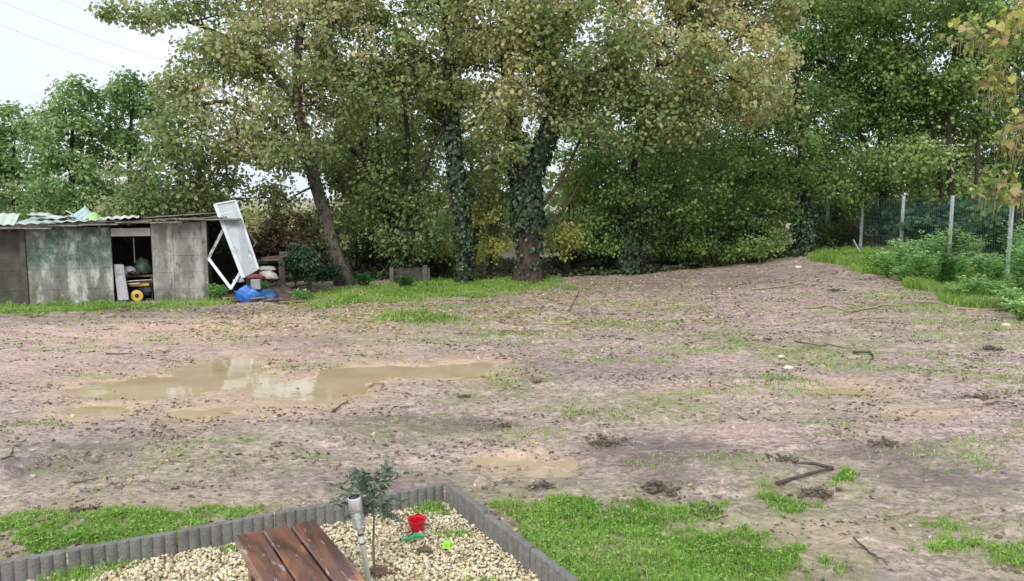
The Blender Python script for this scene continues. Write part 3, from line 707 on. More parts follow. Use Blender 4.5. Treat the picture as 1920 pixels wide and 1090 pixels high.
# --- wood edge mass far behind: reads as one mass
def far_mass():
    rs=np.random.RandomState(70); C=[]
    for px in range(-80,2000,14):
        for k in range(3):
            Y=rs.uniform(38,52); top = 360 if px<520 else (350 if px<1130 else 300)
            if 420<px<640: top=402
            zt=at(px,top+rs.uniform(-25,20),Y).z; x=at(px,400,Y).x
            for z in np.arange(.6,zt,1.0): C.append((x+rs.uniform(-.6,.6),Y+rs.uniform(-1,1),z))
    C=np.array(C)
    o=cloud_leaves('far_thicket',C,rs.uniform(.7,1.2,len(C)),26,.26,[(.10,.14,.05),(.17,.21,.08),(.28,.29,.12),(.36,.34,.17)],[2,3,2,1],rs,None,colnoise=.15)
    tag(o,'pale yellow green thicket seen through the gaps between the trunks','thicket',kind='stuff')
far_mass()
# --- ivy and leaf litter covering the wood floor
def wood_floor():
    rs=np.random.RandomState(71); n=60000
    x=rs.uniform(-13,13.5,n); y=rs.uniform(22.5,33,n)
    line = 26.6+np.where(x<0, x*.17, x*.10)+.5*(fbm(x*.8,x*0+3,9)-.5)
    k=(y>line)&~((x<-4.6)&(y<24.5)); x=x[k]; y=y[k]; n=len(x)
    z=H(x,y)+rs.rand(n)**2*.42*fbm(x*1.1,y*1.1,15)
    P=np.stack([x,y,z],1); Nn=rand_dirs(n,rs)*.6+np.array([0,-.3,.8]); Nn/=np.linalg.norm(Nn,axis=1,keepdims=True)
    V,F,kk=leaves_mesh(P,Nn,rand_dirs(n,rs),.11*rs.uniform(.6,1.4,n),.9,rs)
    cn=fbm(x*.5,y*.5,19); col=palette(n,[(.03,.055,.022),(.05,.08,.03),(.085,.11,.04),(.12,.08,.05),(.07,.05,.035)],[3,3,1.5,2,2],rs,clump=cn)
    tag(mesh_np('ground_ivy',V,F,IVY,cols=np.repeat(col,kk,0).astype(np.float32)),'dark ivy and dead leaves covering the ground under the trees','ground cover',kind='stuff')
wood_floor()

# ------------------------------------------------------------------ big leaved tree at the right border (with long pods)
def pod_tree():
    rs=np.random.RandomState(80); Y=16.0
    f=(12.3,Y,Hs(12.3,Y)-.02)
    T=[[f,(12.2,Y,2.2),(11.6,Y-.1,4.2),(11.0,Y,6.2),(10.7,Y,8.2)], [(12.0,Y,3.2),(11.0,Y-.3,4.3),(10.0,Y-.4,4.6),(9.4,Y-.4,4.1),(9.25,Y-.4,3.2)], [(11.8,Y,4.0),(10.6,Y-.2,5.6),(9.5,Y-.3,6.1),(9.0,Y-.3,5.8)]]
    t=empty('bean_pod_tree',f,0,'tree with big yellowing heart shaped leaves and long hanging pods at the right edge','tree','trees along the far edge of the lot')
    trunk_mesh('trunk',T,[(.16,.07),(.05,.012),(.05,.012)],BARK,t,seed=8).location=-Vector(f)
    lob=[E(1895,60,Y,85,60,1,17),E(1905,250,Y-.3,50,55,.8,9),E(1865,340,Y-.4,30,22,.35,5),E(1905,150,Y,60,40,.9,7),E(1830,70,Y-.2,35,30,.5,4),(11.6,Y,6.4,2.0,1.6,1.8,40),(12.6,Y,4.4,1.8,1.5,1.3,24),E(1900,370,Y-.3,40,14,.4,5)]
    C=crown_centres(lob,1,rs,shell=.2)
    grow('limbs',T,None,C,rs,tip=.009,mat=BARK,parent=t,start=.3).location=-Vector(f)
    o=cloud_leaves('crown',C,.34*rs.uniform(.7,1.2,len(C)),11,.17,[(.42,.47,.12),(.58,.56,.20),(.36,.27,.15),(.48,.40,.24),(.18,.27,.08)],[3,2.5,1.6,2,3],rs,t,shape='heart',droop=1.6,asp=.95,colnoise=1.5); o.location=-Vector(f)
    mb=MB()
    for c in C:
        for k in range(rs.randint(2,6)):
            p=Vector(c)+Vector((rs.normal()*.14,rs.normal()*.14,-.05)); l=rs.uniform(.25,.5); b=rs.normal(size=2)*.03
            mb.tube([p,p+Vector((b[0],b[1],-l*.5)),p+Vector((b[0]*1.5,b[1]*1.5,-l))],[.004,.006,.003],4)
    mb.build('pods',basic('pod',(.20,.19,.08),(.30,.26,.12),4,.6),t).location=-Vector(f)
pod_tree()

# ------------------------------------------------------------------ fence
def fence():
    galv=basic('galvanised',(.42,.48,.50),(.58,.63,.64),9,.45,metal=.25,c3=(.35,.38,.38),bump=.1)
    wirem=basic('green_wire',(.08,.17,.15),(.12,.22,.19),5,.5)
    posts=[]
    for i in range(-3,6):
        x=13.55-.285*i; y=21.9+2.46*i; posts.append(Vector((x,y,0)))
    t=empty('wire_fence',(posts[0].x,posts[0].y,.5),0,'green wire mesh fence on pale grey metal posts at the right','fence')
    off=-Vector(t.location)
    for p in posts:
        z0=Hs(p.x,p.y)-.1; zt=2.73
        mb=MB(); mb.box((p.x,p.y,(z0+zt)/2),(.10,.07,zt-z0),bev=.008); mb.box((p.x,p.y,zt+.008),(.115,.085,.02),bev=.005)
        for z in (1.0,1.6,2.2,2.6): mb.box((p.x-.058,p.y,z),(.02,.04,.03))
        mb.build('post',galv,t).location=off
    for a,b in zip(posts[:-1],posts[1:]):
        mb=MB(); za=Hs(a.x,a.y)+.03; zb=Hs(b.x,b.y)+.03; zt=2.66
        nh=12
        for k in range(nh+1):
            q=k/nh; s=.009 if k in (0,nh,4,8) else .004
            mb.bar((a.x-.06,a.y,za+(zt-za)*q),(b.x-.06,b.y,zb+(zt-zb)*q),s)
        nv=26
        for k in range(1,nv):
            q=k/nv; x=a.x+(b.x-a.x)*q-.066; y=a.y+(b.y-a.y)*q; mb.bar((x,y,za+(zb-za)*q),(x,y,zt),.0035)
        mb.build('mesh_panel',wirem,t).location=off
fence()

# ------------------------------------------------------------------ shed
WA = flat(-70, 577, 0); WB = flat(383, 561, 0)
wdir = (WB-WA).normalized(); wang = math.atan2(wdir.y, wdir.x); wn_ = Vector((-wdir.y, wdir.x, 0))    # into the shed
def wall_s(px, py=500):          # distance along the wall and height at a photo position
    d = Vector(ray(px, py)); o = Vector((0, 0, CAMZ)); t = (WA-o).dot(wn_)/d.dot(wn_); p = o+d*t
    return (p-WA).dot(wdir), p.z
def conc_mat(name, green, pale):
    m, t = new_mat(name); N = t.nodes.new; K = t.links.new
    o = N('ShaderNodeOutputMaterial'); p = N('ShaderNodeBsdfPrincipled'); K(p.outputs[0], o.inputs[0]); p.inputs['Roughness'].default_value = .85
    tc = N('ShaderNodeTexCoord'); sx = N('ShaderNodeSeparateXYZ'); K(tc.outputs['Object'], sx.inputs[0])
    def nz(sc, st, d=7, r=.62):
        mp = N('ShaderNodeMapping'); mp.inputs['Scale'].default_value = st; K(tc.outputs['Object'], mp.inputs[0])
        x = N('ShaderNodeTexNoise'); x.inputs['Scale'].default_value = sc; x.inputs['Detail'].default_value = d; x.inputs['Roughness'].default_value = r; K(mp.outputs[0], x.inputs[0]); return x.outputs[0]
    def ramp(s, a, b, ca=(0,0,0), cb=(1,1,1)):
        x = N('ShaderNodeValToRGB'); x.color_ramp.elements[0].position = a; x.color_ramp.elements[1].position = b; x.color_ramp.elements[0].color = c4(ca); x.color_ramp.elements[1].color = c4(cb); K(s, x.inputs[0]); return x.outputs[0]
    def mix(f, a, b):
        x = N('ShaderNodeMixRGB'); K(f, x.inputs[0])
        for i, c in ((1, a), (2, b)):
            if isinstance(c, tuple): x.inputs[i].default_value = c4(c)
            else: K(c, x.inputs[i])
        return x.outputs[0]
    def mul(a, b, op='MULTIPLY'):
        x = N('ShaderNodeMath'); x.operation = op
        for i, c in ((0, a), (1, b)):
            if isinstance(c, (int, float)): x.inputs[i].default_value = c
            else: K(c, x.inputs[i])
        return x.outputs[0]
    col = ramp(nz(2.5, (1,1,.6)), .33, .67, (.15, .148, .13), (.30, .29, .265))
    col = mix(ramp(nz(2.0, (1.7,1,.5), 8, .68), .47, .60), col, pale)                     # rain streaks
    col = mix(ramp(nz(3.0, (1.3,1,.8), 9, .75), .54, .66), col, (.085, .085, .075))
    top = mul(ramp(sx.outputs[2], .78, 1.0), ramp(nz(3, (1.5,1,.5), 8, .7), .30, .48))
    # moss grows in the upper band of the wall
    h = mul(sx.outputs[2], .55)
    top = mul(ramp(h, .42, .62), ramp(nz(3.2, (1.3,1,.8), 9, .75), .34, .52))
    if green: col = mix(mul(top, green), col, mix(ramp(nz(9, (1,1,1)), .4, .6), (.03, .065, .045), (.075, .135, .10)))
    low = mul(ramp(h, .08, .22, (1,1,1), (0,0,0)), ramp(nz(4, (1,1,1)), .4, .6)); col = mix(mul(low, .8), col, (.10, .105, .045))
    K(col, p.inputs['Base Color'])
    b = N('ShaderNodeBump'); b.inputs['Strength'].default_value = .5; b.inputs['Distance'].default_value = .015; K(nz(18, (1,1,1)), b.inputs['Height']); K(b.outputs[0], p.inputs['Normal'])
    return m
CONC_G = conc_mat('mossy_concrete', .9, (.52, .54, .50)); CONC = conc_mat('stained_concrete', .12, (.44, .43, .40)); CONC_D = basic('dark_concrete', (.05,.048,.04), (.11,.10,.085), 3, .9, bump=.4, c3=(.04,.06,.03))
WOODG = basic('grey_wood', (.16,.135,.11), (.32,.28,.24), 4, .8, stretch=(1,1,1), bump=.4, c3=(.08,.07,.055))
WOODB = basic('brown_wood', (.09,.055,.035), (.20,.13,.085), 4, .8, bump=.4)
TIN = basic('roof_sheet', (.40,.47,.46), (.62,.68,.66), 3, .55, c3=(.22,.26,.22), bump=.15)
WHITEP = basic('white_paint', (.62,.65,.68), (.74,.76,.78), 3, .5, c3=(.45,.46,.44), p3=(.6,.75), bump=.1)
def shed():
    t = empty('concrete_shed', WA, wang, 'low mossy concrete panel shed with an open doorway and a cluttered tin roof', 'shed')
    S_ = lambda px: wall_s(px)[0]
    s0, sP, sd0, sd1, s1, s2 = S_(-70), S_(45), S_(211), S_(286), S_(383), S_(392)
    zt = lambda s: 1.88 + (s-S_(0))/(s1-S_(0))*.20
    th = .09
    rnd = random.Random(4)
    def panels(a, b, z0, name, mat, rows, split=None, y=0.0, top=None):
        mb = MB(); zs = [z0+(i)*(((top or zt((a+b)/2))-z0)/rows) for i in range(rows+1)]
        xs = [a]+(split or [])+[b]
        for i in range(rows):
            for x0, x1 in zip(xs[:-1], xs[1:]):
                mb.box(((x0+x1)/2, th/2+y+rnd.uniform(-.006, .006), (zs[i]+zs[i+1])/2), (x1-x0-.004, th, zs[i+1]-zs[i]-.004), bev=.003)
        mb.box(((a+b)/2, th/2+y+.012, (z0+(top or zt((a+b)/2)))/2), (b-a-.03, th-.02, (top or zt((a+b)/2))-z0-.03))
        return mb.build(name, mat, t)
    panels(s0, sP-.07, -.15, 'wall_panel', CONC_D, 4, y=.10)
    panels(sP+.07, sd0, -.15, 'wall_panel', CONC_G, 4, [sP+1.25])
    panels(sd1, s1, -.15, 'wall_panel', CONC, 5, [sd1+.52])
    for s, m in ((sP, CONC_D), (s1+.03, CONC)):
        MB().box((s, .05, zt(s)/2-.07), (.13, .17, zt(s)+.14-.002), bev=.01).build('post', m, t)
    MB().box(((sd0+sd1)/2, .05, wall_s(250, 437)[1]+.02), (sd1-sd0-.01, .11, .21), bev=.01).build('lintel', basic('pale_lintel', (.34,.33,.31), (.5,.49,.46), 5, .8, c3=(.16,.14,.12), bump=.3), t)
    # side, back and inner walls, dark inside
    D = 2.9
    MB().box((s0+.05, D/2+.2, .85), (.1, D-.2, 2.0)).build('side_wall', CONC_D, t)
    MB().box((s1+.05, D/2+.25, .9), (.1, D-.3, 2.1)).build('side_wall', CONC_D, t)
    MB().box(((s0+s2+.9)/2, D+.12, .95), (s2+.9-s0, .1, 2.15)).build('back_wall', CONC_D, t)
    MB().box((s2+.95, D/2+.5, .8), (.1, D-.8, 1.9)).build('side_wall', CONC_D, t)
    # roof: worn boards on rafters
    rf = MB(); x = s0-.1; n = 0
    while x < s2+.55:
        wdt = rnd.uniform(.5, .85); z = zt(x+wdt/2)+.07+rnd.uniform(-.012, .02)
        R = Matrix.Rotation(math.radians(rnd.uniform(-1.2, 1.2)+.0), 3, 'Y') @ Matrix.Rotation(math.radians(1.5), 3, 'X')
        rf.box((x+wdt/2, D/2-.08+rnd.uniform(-.06, .06), z+.03*(n % 2)), (wdt+.06, D+.55, .028), R); x += wdt; n += 1
    rf.build('roof', basic('old_roof_boards', (.13,.12,.10), (.30,.29,.27), 3, .85, c3=(.07,.09,.05), bump=.5), t)
    tr = MB()
    for k in range(3): tr.bar((s0-.1+.02*k, -.17-.02*k, zt(s0)+.03+.035*k), (s2+.5, -.17+.03*k, zt(s2+.5)+.02+.03*k), .035, .03)
    tr.build('eave_board', WOODG, t)
    fr = MB()
    for k in range(9): xx = s0+.4+k*(s2+.4-s0)/9; fr.bar((xx, -.1, zt(xx)-.0), (xx, D, zt(xx)+.05), .05, .06)
    fr.build('rafter', WOODB, t)
    # moss and leaf debris lying on the eave
    rs = np.random.RandomState(5); n = 2600
    sx_ = rs.uniform(sd1-1.0, s2+.4, n); yy = rs.uniform(-.25, .9, n)
    Z = 1.88+(sx_-S_(0))/(s1-S_(0))*.20+.12+rs.rand(n)*.05-.10*(yy < -.12)
    P = np.stack([sx_, yy, Z], 1); Nn = rand_dirs(n, rs)*.6+np.array([0, 0, 1]); Nn /= np.linalg.norm(Nn, axis=1, keepdims=True)
    V, F, k = leaves_mesh(P, Nn, rand_dirs(n, rs), .09*rs.uniform(.5, 1.3, n), .9, rs)
    mesh_np('moss_litter', V, F, LEAF, t, cols=np.repeat(palette(n, [(.05,.05,.03),(.16,.12,.07),(.25,.2,.1),(.06,.09,.03)], [3,2,1,2], rs), k, 0).astype(np.float32))
    return t, zt
shed_t, zt = shed()
def W(px, py, dy=0.0, z=None):            # world point on a plane parallel to the shed front, dy metres in front(-)/behind(+)
    d = Vector(ray(px, py)); o = Vector((0, 0, CAMZ)); q = WA+wn_*dy; t = (q-o).dot(wn_)/d.dot(wn_); return o+d*t

# corrugated/white sheets lying on the left part of the roof
def sheet(name, label, corners, mat, group=None, wav=.02, n=24, th=.012, cat='sheet', rise=.03, seed=0):
    a, b, c, d = [Vector(p) for p in corners]; rnd = np.random.RandomState(seed); vs = []; fs = []
    for lay in (0, 1):
        for j in range(9):
            for i in range(n+1):
                u = i/n; v = j/8; p = (a*(1-u)+b*u)*(1-v)+(d*(1-u)+c*u)*v
                z = wav*math.sin(u*n*math.pi/2)+rise*(vnoise(np.array([u*3.3+seed]), np.array([v*2.7+seed]), 3)[0]-.3)
                vs.append(p+Vector((0, 0, z-lay*th)))
    m = (n+1)*9
    for j in range(8):
        for i in range(n):
            q = j*(n+1)+i; fs.append((q, q+1, q+n+2, q+n+1)); fs.append((m+q+n+1, m+q+n+2, m+q+1, m+q))
    for i in range(n): fs.append((i+1, i, m+i, m+i+1)); e = 8*(n+1)+i; fs.append((e, e+1, m+e+1, m+e))
    for j in range(8): q = j*(n+1); fs.append((q, q+n+1, m+q+n+1, m+q)); q += n; fs.append((q+n+1, q, m+q, m+q+n+1))
    o = MB().add(vs, fs).build(name, mat, smooth=True, angle=70); return tag(o, label, cat, group)
def RP(px, dy, dz=0.0):                   # point on the roof above photo column px, dy metres back from the wall
    p = W(px, 430, dy); s = (p-WA).dot(wdir); return Vector((p.x, p.y, 1.88+(s-wall_s(0)[0])*.037+.14+dz))
G2='pale sheets lying on the shed roof'
sheet('roof_sheet', 'pale green translucent sheet lying flat at the left end of the shed roof', [RP(-70,-.3),RP(28,-.3),RP(40,1.2,.25),RP(-70,1.2,.30)], basic('pale_green_sheet',(.45,.55,.46),(.62,.70,.60),3,.5), G2, seed=1)
sheet('roof_sheet', 'white corrugated sheet lying along the middle of the shed roof', [RP(30,-.32,.02),RP(165,-.30,.03),RP(180,1.4,.10),RP(60,1.4,.12)], TIN, G2, seed=2)
sheet('roof_sheet', 'crumpled white sheet lifting at its left corner on the roof', [RP(52,.1,.18),RP(140,-.1,.08),RP(150,.9,.12),RP(60,1.0,.20)], TIN, G2, wav=.01, rise=.12, seed=3)
sheet('roof_sheet', 'narrow white sheet above the shed doorway', [RP(168,-.36,.03),RP(262,-.30,.06),RP(262,.3,.09),RP(170,.5,.07)], basic('white_sheet',(.6,.62,.62),(.75,.77,.77),3,.5,c3=(.4,.4,.38)), G2, seed=4)
def roof_junk():
    # broken white plastic chair lying on the roof
    b = RP(160, .3, .05); R = Matrix.Rotation(math.radians(-35), 3, 'Y') @ Matrix.Rotation(math.radians(12), 3, 'X')
    pl = basic('pale_blue_plastic', (.52,.66,.66), (.66,.78,.78), 4, .4)
    t = empty('plastic_crate', b, wang, 'pale blue broken plastic crate tipped on the shed roof', 'crate')
    mb = MB()
    for z in (0, .09, .18): 
        for y in (-.14, .14): mb.box(R @ Vector((0, y, z+.03)), (.40, .02, .05), R, .004)
        for x in (-.19, .19): mb.box(R @ Vector((x, 0, z+.03)), (.02, .26, .05), R, .004)
    for x in (-.19, .19):
        for y in (-.14, .14): mb.box(R @ Vector((x, y, .12)), (.035, .035, .27), R, .004)
    mb.build('side_slats', pl, t); MB().box(R @ Vector((0, 0, .0)), (.38, .26, .015), R).build('bottom', pl, t)
    mb = MB(); mb.bar((-.42, 0, .22), (-.05, -.1, .02), .05, .015); t2 = mb.build('loose_slat', pl, t)
    # lime green ball shaped float
    m2 = MB(); c = RP(177, -.05, .09)
    m2.lathe([(0.001,-.12),(.06,-.11),(.11,-.06),(.13,0),(.12,.06),(.08,.105),(.03,.125),(.028,.15),(.001,.155)], (0,0,0), 20)
    o = m2.build('plastic_float', basic('lime_plastic', (.38,.62,.22), (.48,.72,.30), 5, .4), smooth=True, angle=60); o.location = c; o.rotation_euler = (.9, .3, 0)
    tag(o, 'lime green round plastic float with a neck beside the crate on the roof', 'float')
    for k, (p0, p1, dy, lab) in enumerate([(270, 405, -.12, 'long weathered board lying along the edge of the roof'), (300, 418, .25, 'long grey lath lying further back on the roof')]):
        a = RP(p0, dy, .03); b = RP(p1, dy+.1, .08); o = MB().bar(a, b, .10, .025, bev=.004).build('roof_board', WOODG); tag(o, lab, 'board', 'loose boards on the roof')
roof_junk()

# ---- things in the doorway
def doorway():
    blk = basic('black_paint', (.012,.012,.013), (.03,.03,.03), 9, .45); yel = basic('yellow_paint', (.62,.40,.06), (.72,.50,.10), 8, .4, c3=(.3,.2,.08), p3=(.62,.75))
    stl = basic('worn_steel', (.30,.29,.27), (.45,.44,.42), 9, .4, metal=.6)
    g = W(263, 565, .12); g.z = Hs(g.x, g.y)
    t = empty('generator', g, wang, 'yellow and black portable generator with a yellow wheel in the shed doorway', 'generator')
    # tubular frame
    mb = MB()
    for y in (0, .38):
        mb.tube([(-.30,y,.08),(-.30,y,.46),(-.26,y,.50),(.26,y,.50),(.30,y,.46),(.30,y,.08),(.26,y,.05),(-.26,y,.05),(-.30,y,.08)], .016, 8)
    for x in (-.30, .30):
        for z in (.10, .44): mb.tube([(x,0,z),(x,.38,z)], .014, 8)
    mb.build('frame', blk, t, smooth=True)
    tk = MB(); tk.box((.0,.19,.435), (.50,.34,.11), bev=.03); tk.build('fuel_tank', yel, t); MB().lathe([(.001,.02),(.03,.02),(.032,0),(.032,-.02)], (-.1,.19,.505), 14).build('fuel_cap', blk, t)
    MB().box((.10,.19,.24),(.30,.26,.24),bev=.03).build('engine', blk, t)
    R = Matrix.Rotation(math.pi/2, 3, 'X')
    w_ = MB(); w_.lathe([(.055,.03),(.10,.035),(.145,.02),(.15,0),(.145,-.02),(.10,-.035),(.055,-.03)], (-.06,-.07,.155), 28, R); wo = w_.build('wheel', yel, t, smooth=True)
    MB().lathe([(.001,.045),(.045,.045),(.056,.03),(.056,-.03),(.001,-.03)], (-.06,-.07,.155), 20, R).build('hub', blk, wo, smooth=True)
    MB().lathe([(.15,.022),(.165,.018),(.17,0),(.165,-.018),(.15,-.022)], (-.06,-.07,.155), 28, R).build('tyre', blk, wo, smooth=True)
    MB().box((.20,-.02,.30),(.16,.03,.12),bev=.01).build('control_panel', basic('dark_panel', (.03,.035,.05),(.05,.06,.08),5,.5), t)
    hb = MB(); hb.tube([(-.30,-.02,.53),(-.1,-.03,.545),(.30,-.02,.56)], .014, 8); hb.tube([(-.28,-.03,.46),(.02,-.03,.475)], .02, 8); hb.build('handle', stl, t, smooth=True)
    # panel leaning at the left jamb
    gm = basic('grey_panel_paint', (.30,.29,.32), (.42,.41,.44), 4, .6, c3=(.14,.12,.13))
    a0 = W(222,563,-.02); a1 = W(240,562,-.1); b0 = W(214,497,.10); b1 = W(230,497,.06)
    mb = MB(); n = (a1-a0).cross(b0-a0).normalized()*.02
    mb.add([a0,a1,b1,b0,a0+n,a1+n,b1+n,b0+n], [(0,1,2,3),(7,6,5,4),(0,4,5,1),(1,5,6,2),(2,6,7,3),(3,7,4,0)])
    mb.bar(a1, b1, .05, .035); mb.bar(b0, b1, .04, .03)
    tag(mb.build('grey_panel', gm), 'grey panel with a pale edge leaning in the left of the doorway', 'panel')
    # sacks, cloth and a hanging chain
    def lump(name, lab, cat, c, r, mat, seed, sc=(1,1,.7), group=None, det=14, amp=.35):
        rs_ = np.random.RandomState(seed); mb = MB(); m = det; vs = []; fs = []
        for j in range(m+1):
            for i in range(m*2):
                th_ = math.pi*j/m; ph = math.pi*i/m; d = np.array([math.sin(th_)*math.cos(ph), math.sin(th_)*math.sin(ph), math.cos(th_)])
                k = 1+amp*(fbm(np.array([d[0]*2+seed+d[2]]), np.array([d[1]*2+d[2]*1.7]), 8, 4)[0]-.5)*2
                vs.append((d[0]*r*k*sc[0], d[1]*r*k*sc[1], max(d[2]*r*k*sc[2], -r*.45*sc[2])))
        for j in range(m):
            for i in range(m*2): fs.append((j*2*m+i, j*2*m+(i+1) % (2*m), (j+1)*2*m+(i+1) % (2*m), (j+1)*2*m+i))
        o = mb.add(vs, fs).build(name, mat, smooth=True, angle=50); o.location = c; return tag(o, lab, cat, group)
    global LUMP; LUMP = lump
    c = W(262, 505, .75); MB_ = MB(); 
    # shelf that carries the sacks
    sh = empty('work_table', W(255,565,.5)*1, wang, 'rough dark table inside the shed doorway behind the generator', 'table'); sh.location.z = 0
    MB().box((.0,.25,.62),(.95,.6,.04)).build('table_top', WOODB, sh)
    for x in (-.42,.42):
        for y in (.0,.5): MB().box((x,y,.30),(.05,.05,.60)).build('leg', WOODB, sh)
    cc = W(242,512,.62); lump('plastic_bag','crumpled pale lilac plastic bag on the table in the doorway','bag',(cc.x,cc.y,.72),.17,basic('pale_bag',(.45,.43,.50),(.6,.58,.64),6,.4),3,sc=(1.1,.8,.9))
    cc = W(268,498,.72); lump('sack','dark green sack on the table in the doorway','sack',(cc.x,cc.y,.80),.24,basic('green_sack',(.04,.09,.05),(.06,.13,.08),6,.6),5,sc=(.9,.8,1.1))
    cc = W(252,520,.42); lump('plastic_bag','dark glossy plastic bag slumped against the table in the doorway','bag',(cc.x,cc.y,.70),.13,basic('black_bag',(.012,.012,.016),(.03,.03,.04),6,.25),9,sc=(1.3,.7,.5))
    ch = MB(); top = W(250,446,.12); z = top.z
    while z > top.z-.62:
        ch.tube([(top.x,top.y,z),(top.x+.008,top.y,z-.02),(top.x,top.y,z-.045)], .009, 5); z -= .05
    tag(ch.build('hanging_chain', stl), 'pale chain hanging from the doorway lintel', 'chain')
doorway()

# ---- leaning boards, frame and rubbish right of the shed
def right_junk():
    # long white panel with raised rim
    a = W(456,522,-.75); b = W(484,506,-.45); c = W(441,377,.10); d = W(403,384,.0)
    t = empty('leaning_white_panel', (a.x, a.y, a.z), 0, 'long white metal panel with rims leaning against the shed end', 'panel')
    off = -Vector(a); n = (b-a).cross(d-a).normalized()
    if n.y > 0: n = -n
    mb = MB(); e = n*-.03; mb.add([a,b,c,d,a+e,b+e,c+e,d+e], [(0,1,2,3),(7,6,5,4),(0,4,5,1),(1,5,6,2),(2,6,7,3),(3,7,4,0)])
    mb.build('sheet', basic('grey_white_sheet', (.40,.44,.47), (.52,.56,.58), 2.5, .45, c3=(.33,.35,.34), bump=.1), t).location = off
    for p, q, w_ in ((a, d, .10), (b, c, .05), (d, c, .04)):
        MB().bar(p+n*.02, q+n*.02, w_, .045, n=n, bev=.006).build('rim', WHITEP, t).location = off
    mb = MB(); m1 = d.lerp(a, .14); m2 = c.lerp(b, .14); mb.bar(m1+n*.01, m2+n*.01, .03, .012, n=n); mb.build('crossbar', WHITEP, t).location = off
    rs = random.Random(3); mb = MB()
    for u, v in ((.45,.45),(.5,.30),(.62,.62),(.55,.78),(.35,.7),(.8,.2)):
        p = a.lerp(b, u).lerp(d.lerp(c, u), 1-v); mb.lathe([(.001,.004),(.016,.004),(.018,-.004)], p+n*.006, 10, n.to_track_quat('Z','Y').to_matrix())
    mb.build('bolt_hole', basic('rust_black',(.03,.02,.015),None,5,.8), t).location = off
    # window frame standing on its corner
    q0 = W(391,485,-.45); q1 = W(433,541,-.75); q2 = W(470,478,-.35); q3 = W(425,418,-.02)
    f = empty('window_frame', (q1.x,q1.y,q1.z), 0, 'white empty window frame standing on one corner beside the leaning panel', 'window frame')
    fo = -Vector(q1)
    for p, q in ((q0,q1),(q1,q2),(q2,q3),(q3,q0)):
        dd = (q-p).normalized()*.03
        fm = WHITEP if (p is q0 or p is q1) else basic('flaking_white_frame', (.5,.5,.5), (.62,.63,.63), 5, .6, c3=(.12,.13,.08), p3=(.42,.55), s3=9)
        mb = MB(); mb.bar(p-dd, q+dd, .075, .06, n=(wn_.x,wn_.y,wn_.z), bev=.008); mb.build('frame_bar', fm, f).location = fo
    # thin dark second frame behind the panel
    mb = MB(); mb.bar(W(447,412,.3), W(480,455,.2), .05, .04); mb.bar(W(480,455,.2), W(470,470,.2), .05, .04)
    tag(mb.build('bent_bar', WOODG), 'bent grey bar sticking out behind the right rim of the leaning panel', 'bar')
    blue = basic('blue_plastic', (.02,.10,.42), (.05,.22,.62), 6, .35, bump=.4)
    cc = W(462,535,-.95); LUMP('blue_sack','crumpled bright blue plastic sack at the foot of the leaning panel','sack',(cc.x,cc.y,.12+Hs(cc.x,cc.y)),.30,blue,21,sc=(1.0,.7,.85),amp=.55,det=18)
    cc = W(495,540,-.7); LUMP('blue_sack','darker blue sack half buried right of the bright blue one','sack',(cc.x,cc.y,.10+Hs(cc.x,cc.y)),.26,basic('dark_blue_plastic',(.015,.06,.16),(.03,.12,.28),6,.4),22,sc=(1.3,.7,.8),amp=.5)
    cc = W(503,510,-.5); LUMP('rubble_sack','torn beige cement sack on the rubbish pile','sack',(cc.x,cc.y,.62),.20,basic('beige_sack',(.33,.30,.26),(.48,.45,.40),6,.8,bump=.5),23,sc=(1.3,.8,.75),amp=.5)
    cc = W(500,497,-.4); LUMP('rubble_sack','flattened grey sack lying on top of the beige sack','sack',(cc.x,cc.y,.80),.17,basic('grey_sack',(.25,.235,.21),(.36,.34,.31),6,.8,bump=.5),24,sc=(1.5,.8,.45),amp=.5)
    cc = W(452,512,-.55); LUMP('cloth_rag','dark red rag draped over the rubbish beside the panel foot','rag',(cc.x+.35,cc.y,.62),.14,basic('red_rag',(.14,.03,.03),(.22,.06,.055),6,.8),25,sc=(1.7,.7,.5),amp=.6)
    cc = W(440,520,-.5); LUMP('cloth_rag','small pale rag hooked inside the window frame','rag',(cc.x+.1,cc.y,.52),.12,basic('pale_rag',(.40,.41,.43),(.52,.53,.54),6,.8),26,sc=(1.1,.6,.8),amp=.6)
    # concrete block
    p = W(480,524,-.7); o = MB().box((0,0,.13),(.24,.2,.27),bev=.012).build('concrete_block', basic('block',(.27,.27,.27),(.36,.36,.36),7,.85,bump=.4)); o.location=(p.x,p.y,.30); o.rotation_euler=(0,0,.1); tag(o,'upright grey concrete block in the rubbish pile','block')
    # heap of earth, sticks and rusty scraps that carries it all
    rs = np.random.RandomState(7); mb = MB(); c0 = W(470,545,-.6)
    m = 26; vs = []; fs = []
    ang = wang
    for j in range(m+1):
        for i in range(m+1):
            x = (i/m-.5)*3.0; y = (j/m-.5)*1.8; hgt = .42*math.exp(-(x*1.1-.4)**2*.9-y*y*3.5)*(0.7+.7*vnoise(np.array([x*3.]), np.array([y*3.]), 4)[0])
            X = c0.x+x*math.cos(ang)-y*math.sin(ang); Yy = c0.y+.35+x*math.sin(ang)+y*math.cos(ang)
            vs.append((X, Yy, Hs(X, Yy)-.05+hgt))
    for j in range(m):
        for i in range(m): q = j*(m+1)+i; fs.append((q, q+1, q+m+2, q+m+1))
    tag(mb.add(vs, fs).build('earth_heap', basic('dark_earth',(.05,.035,.028),(.13,.09,.07),9,.95,bump=.9,c3=(.05,.06,.03)), smooth=True, angle=80), 'low heap of dark earth under the rubbish by the shed end', 'earth heap')
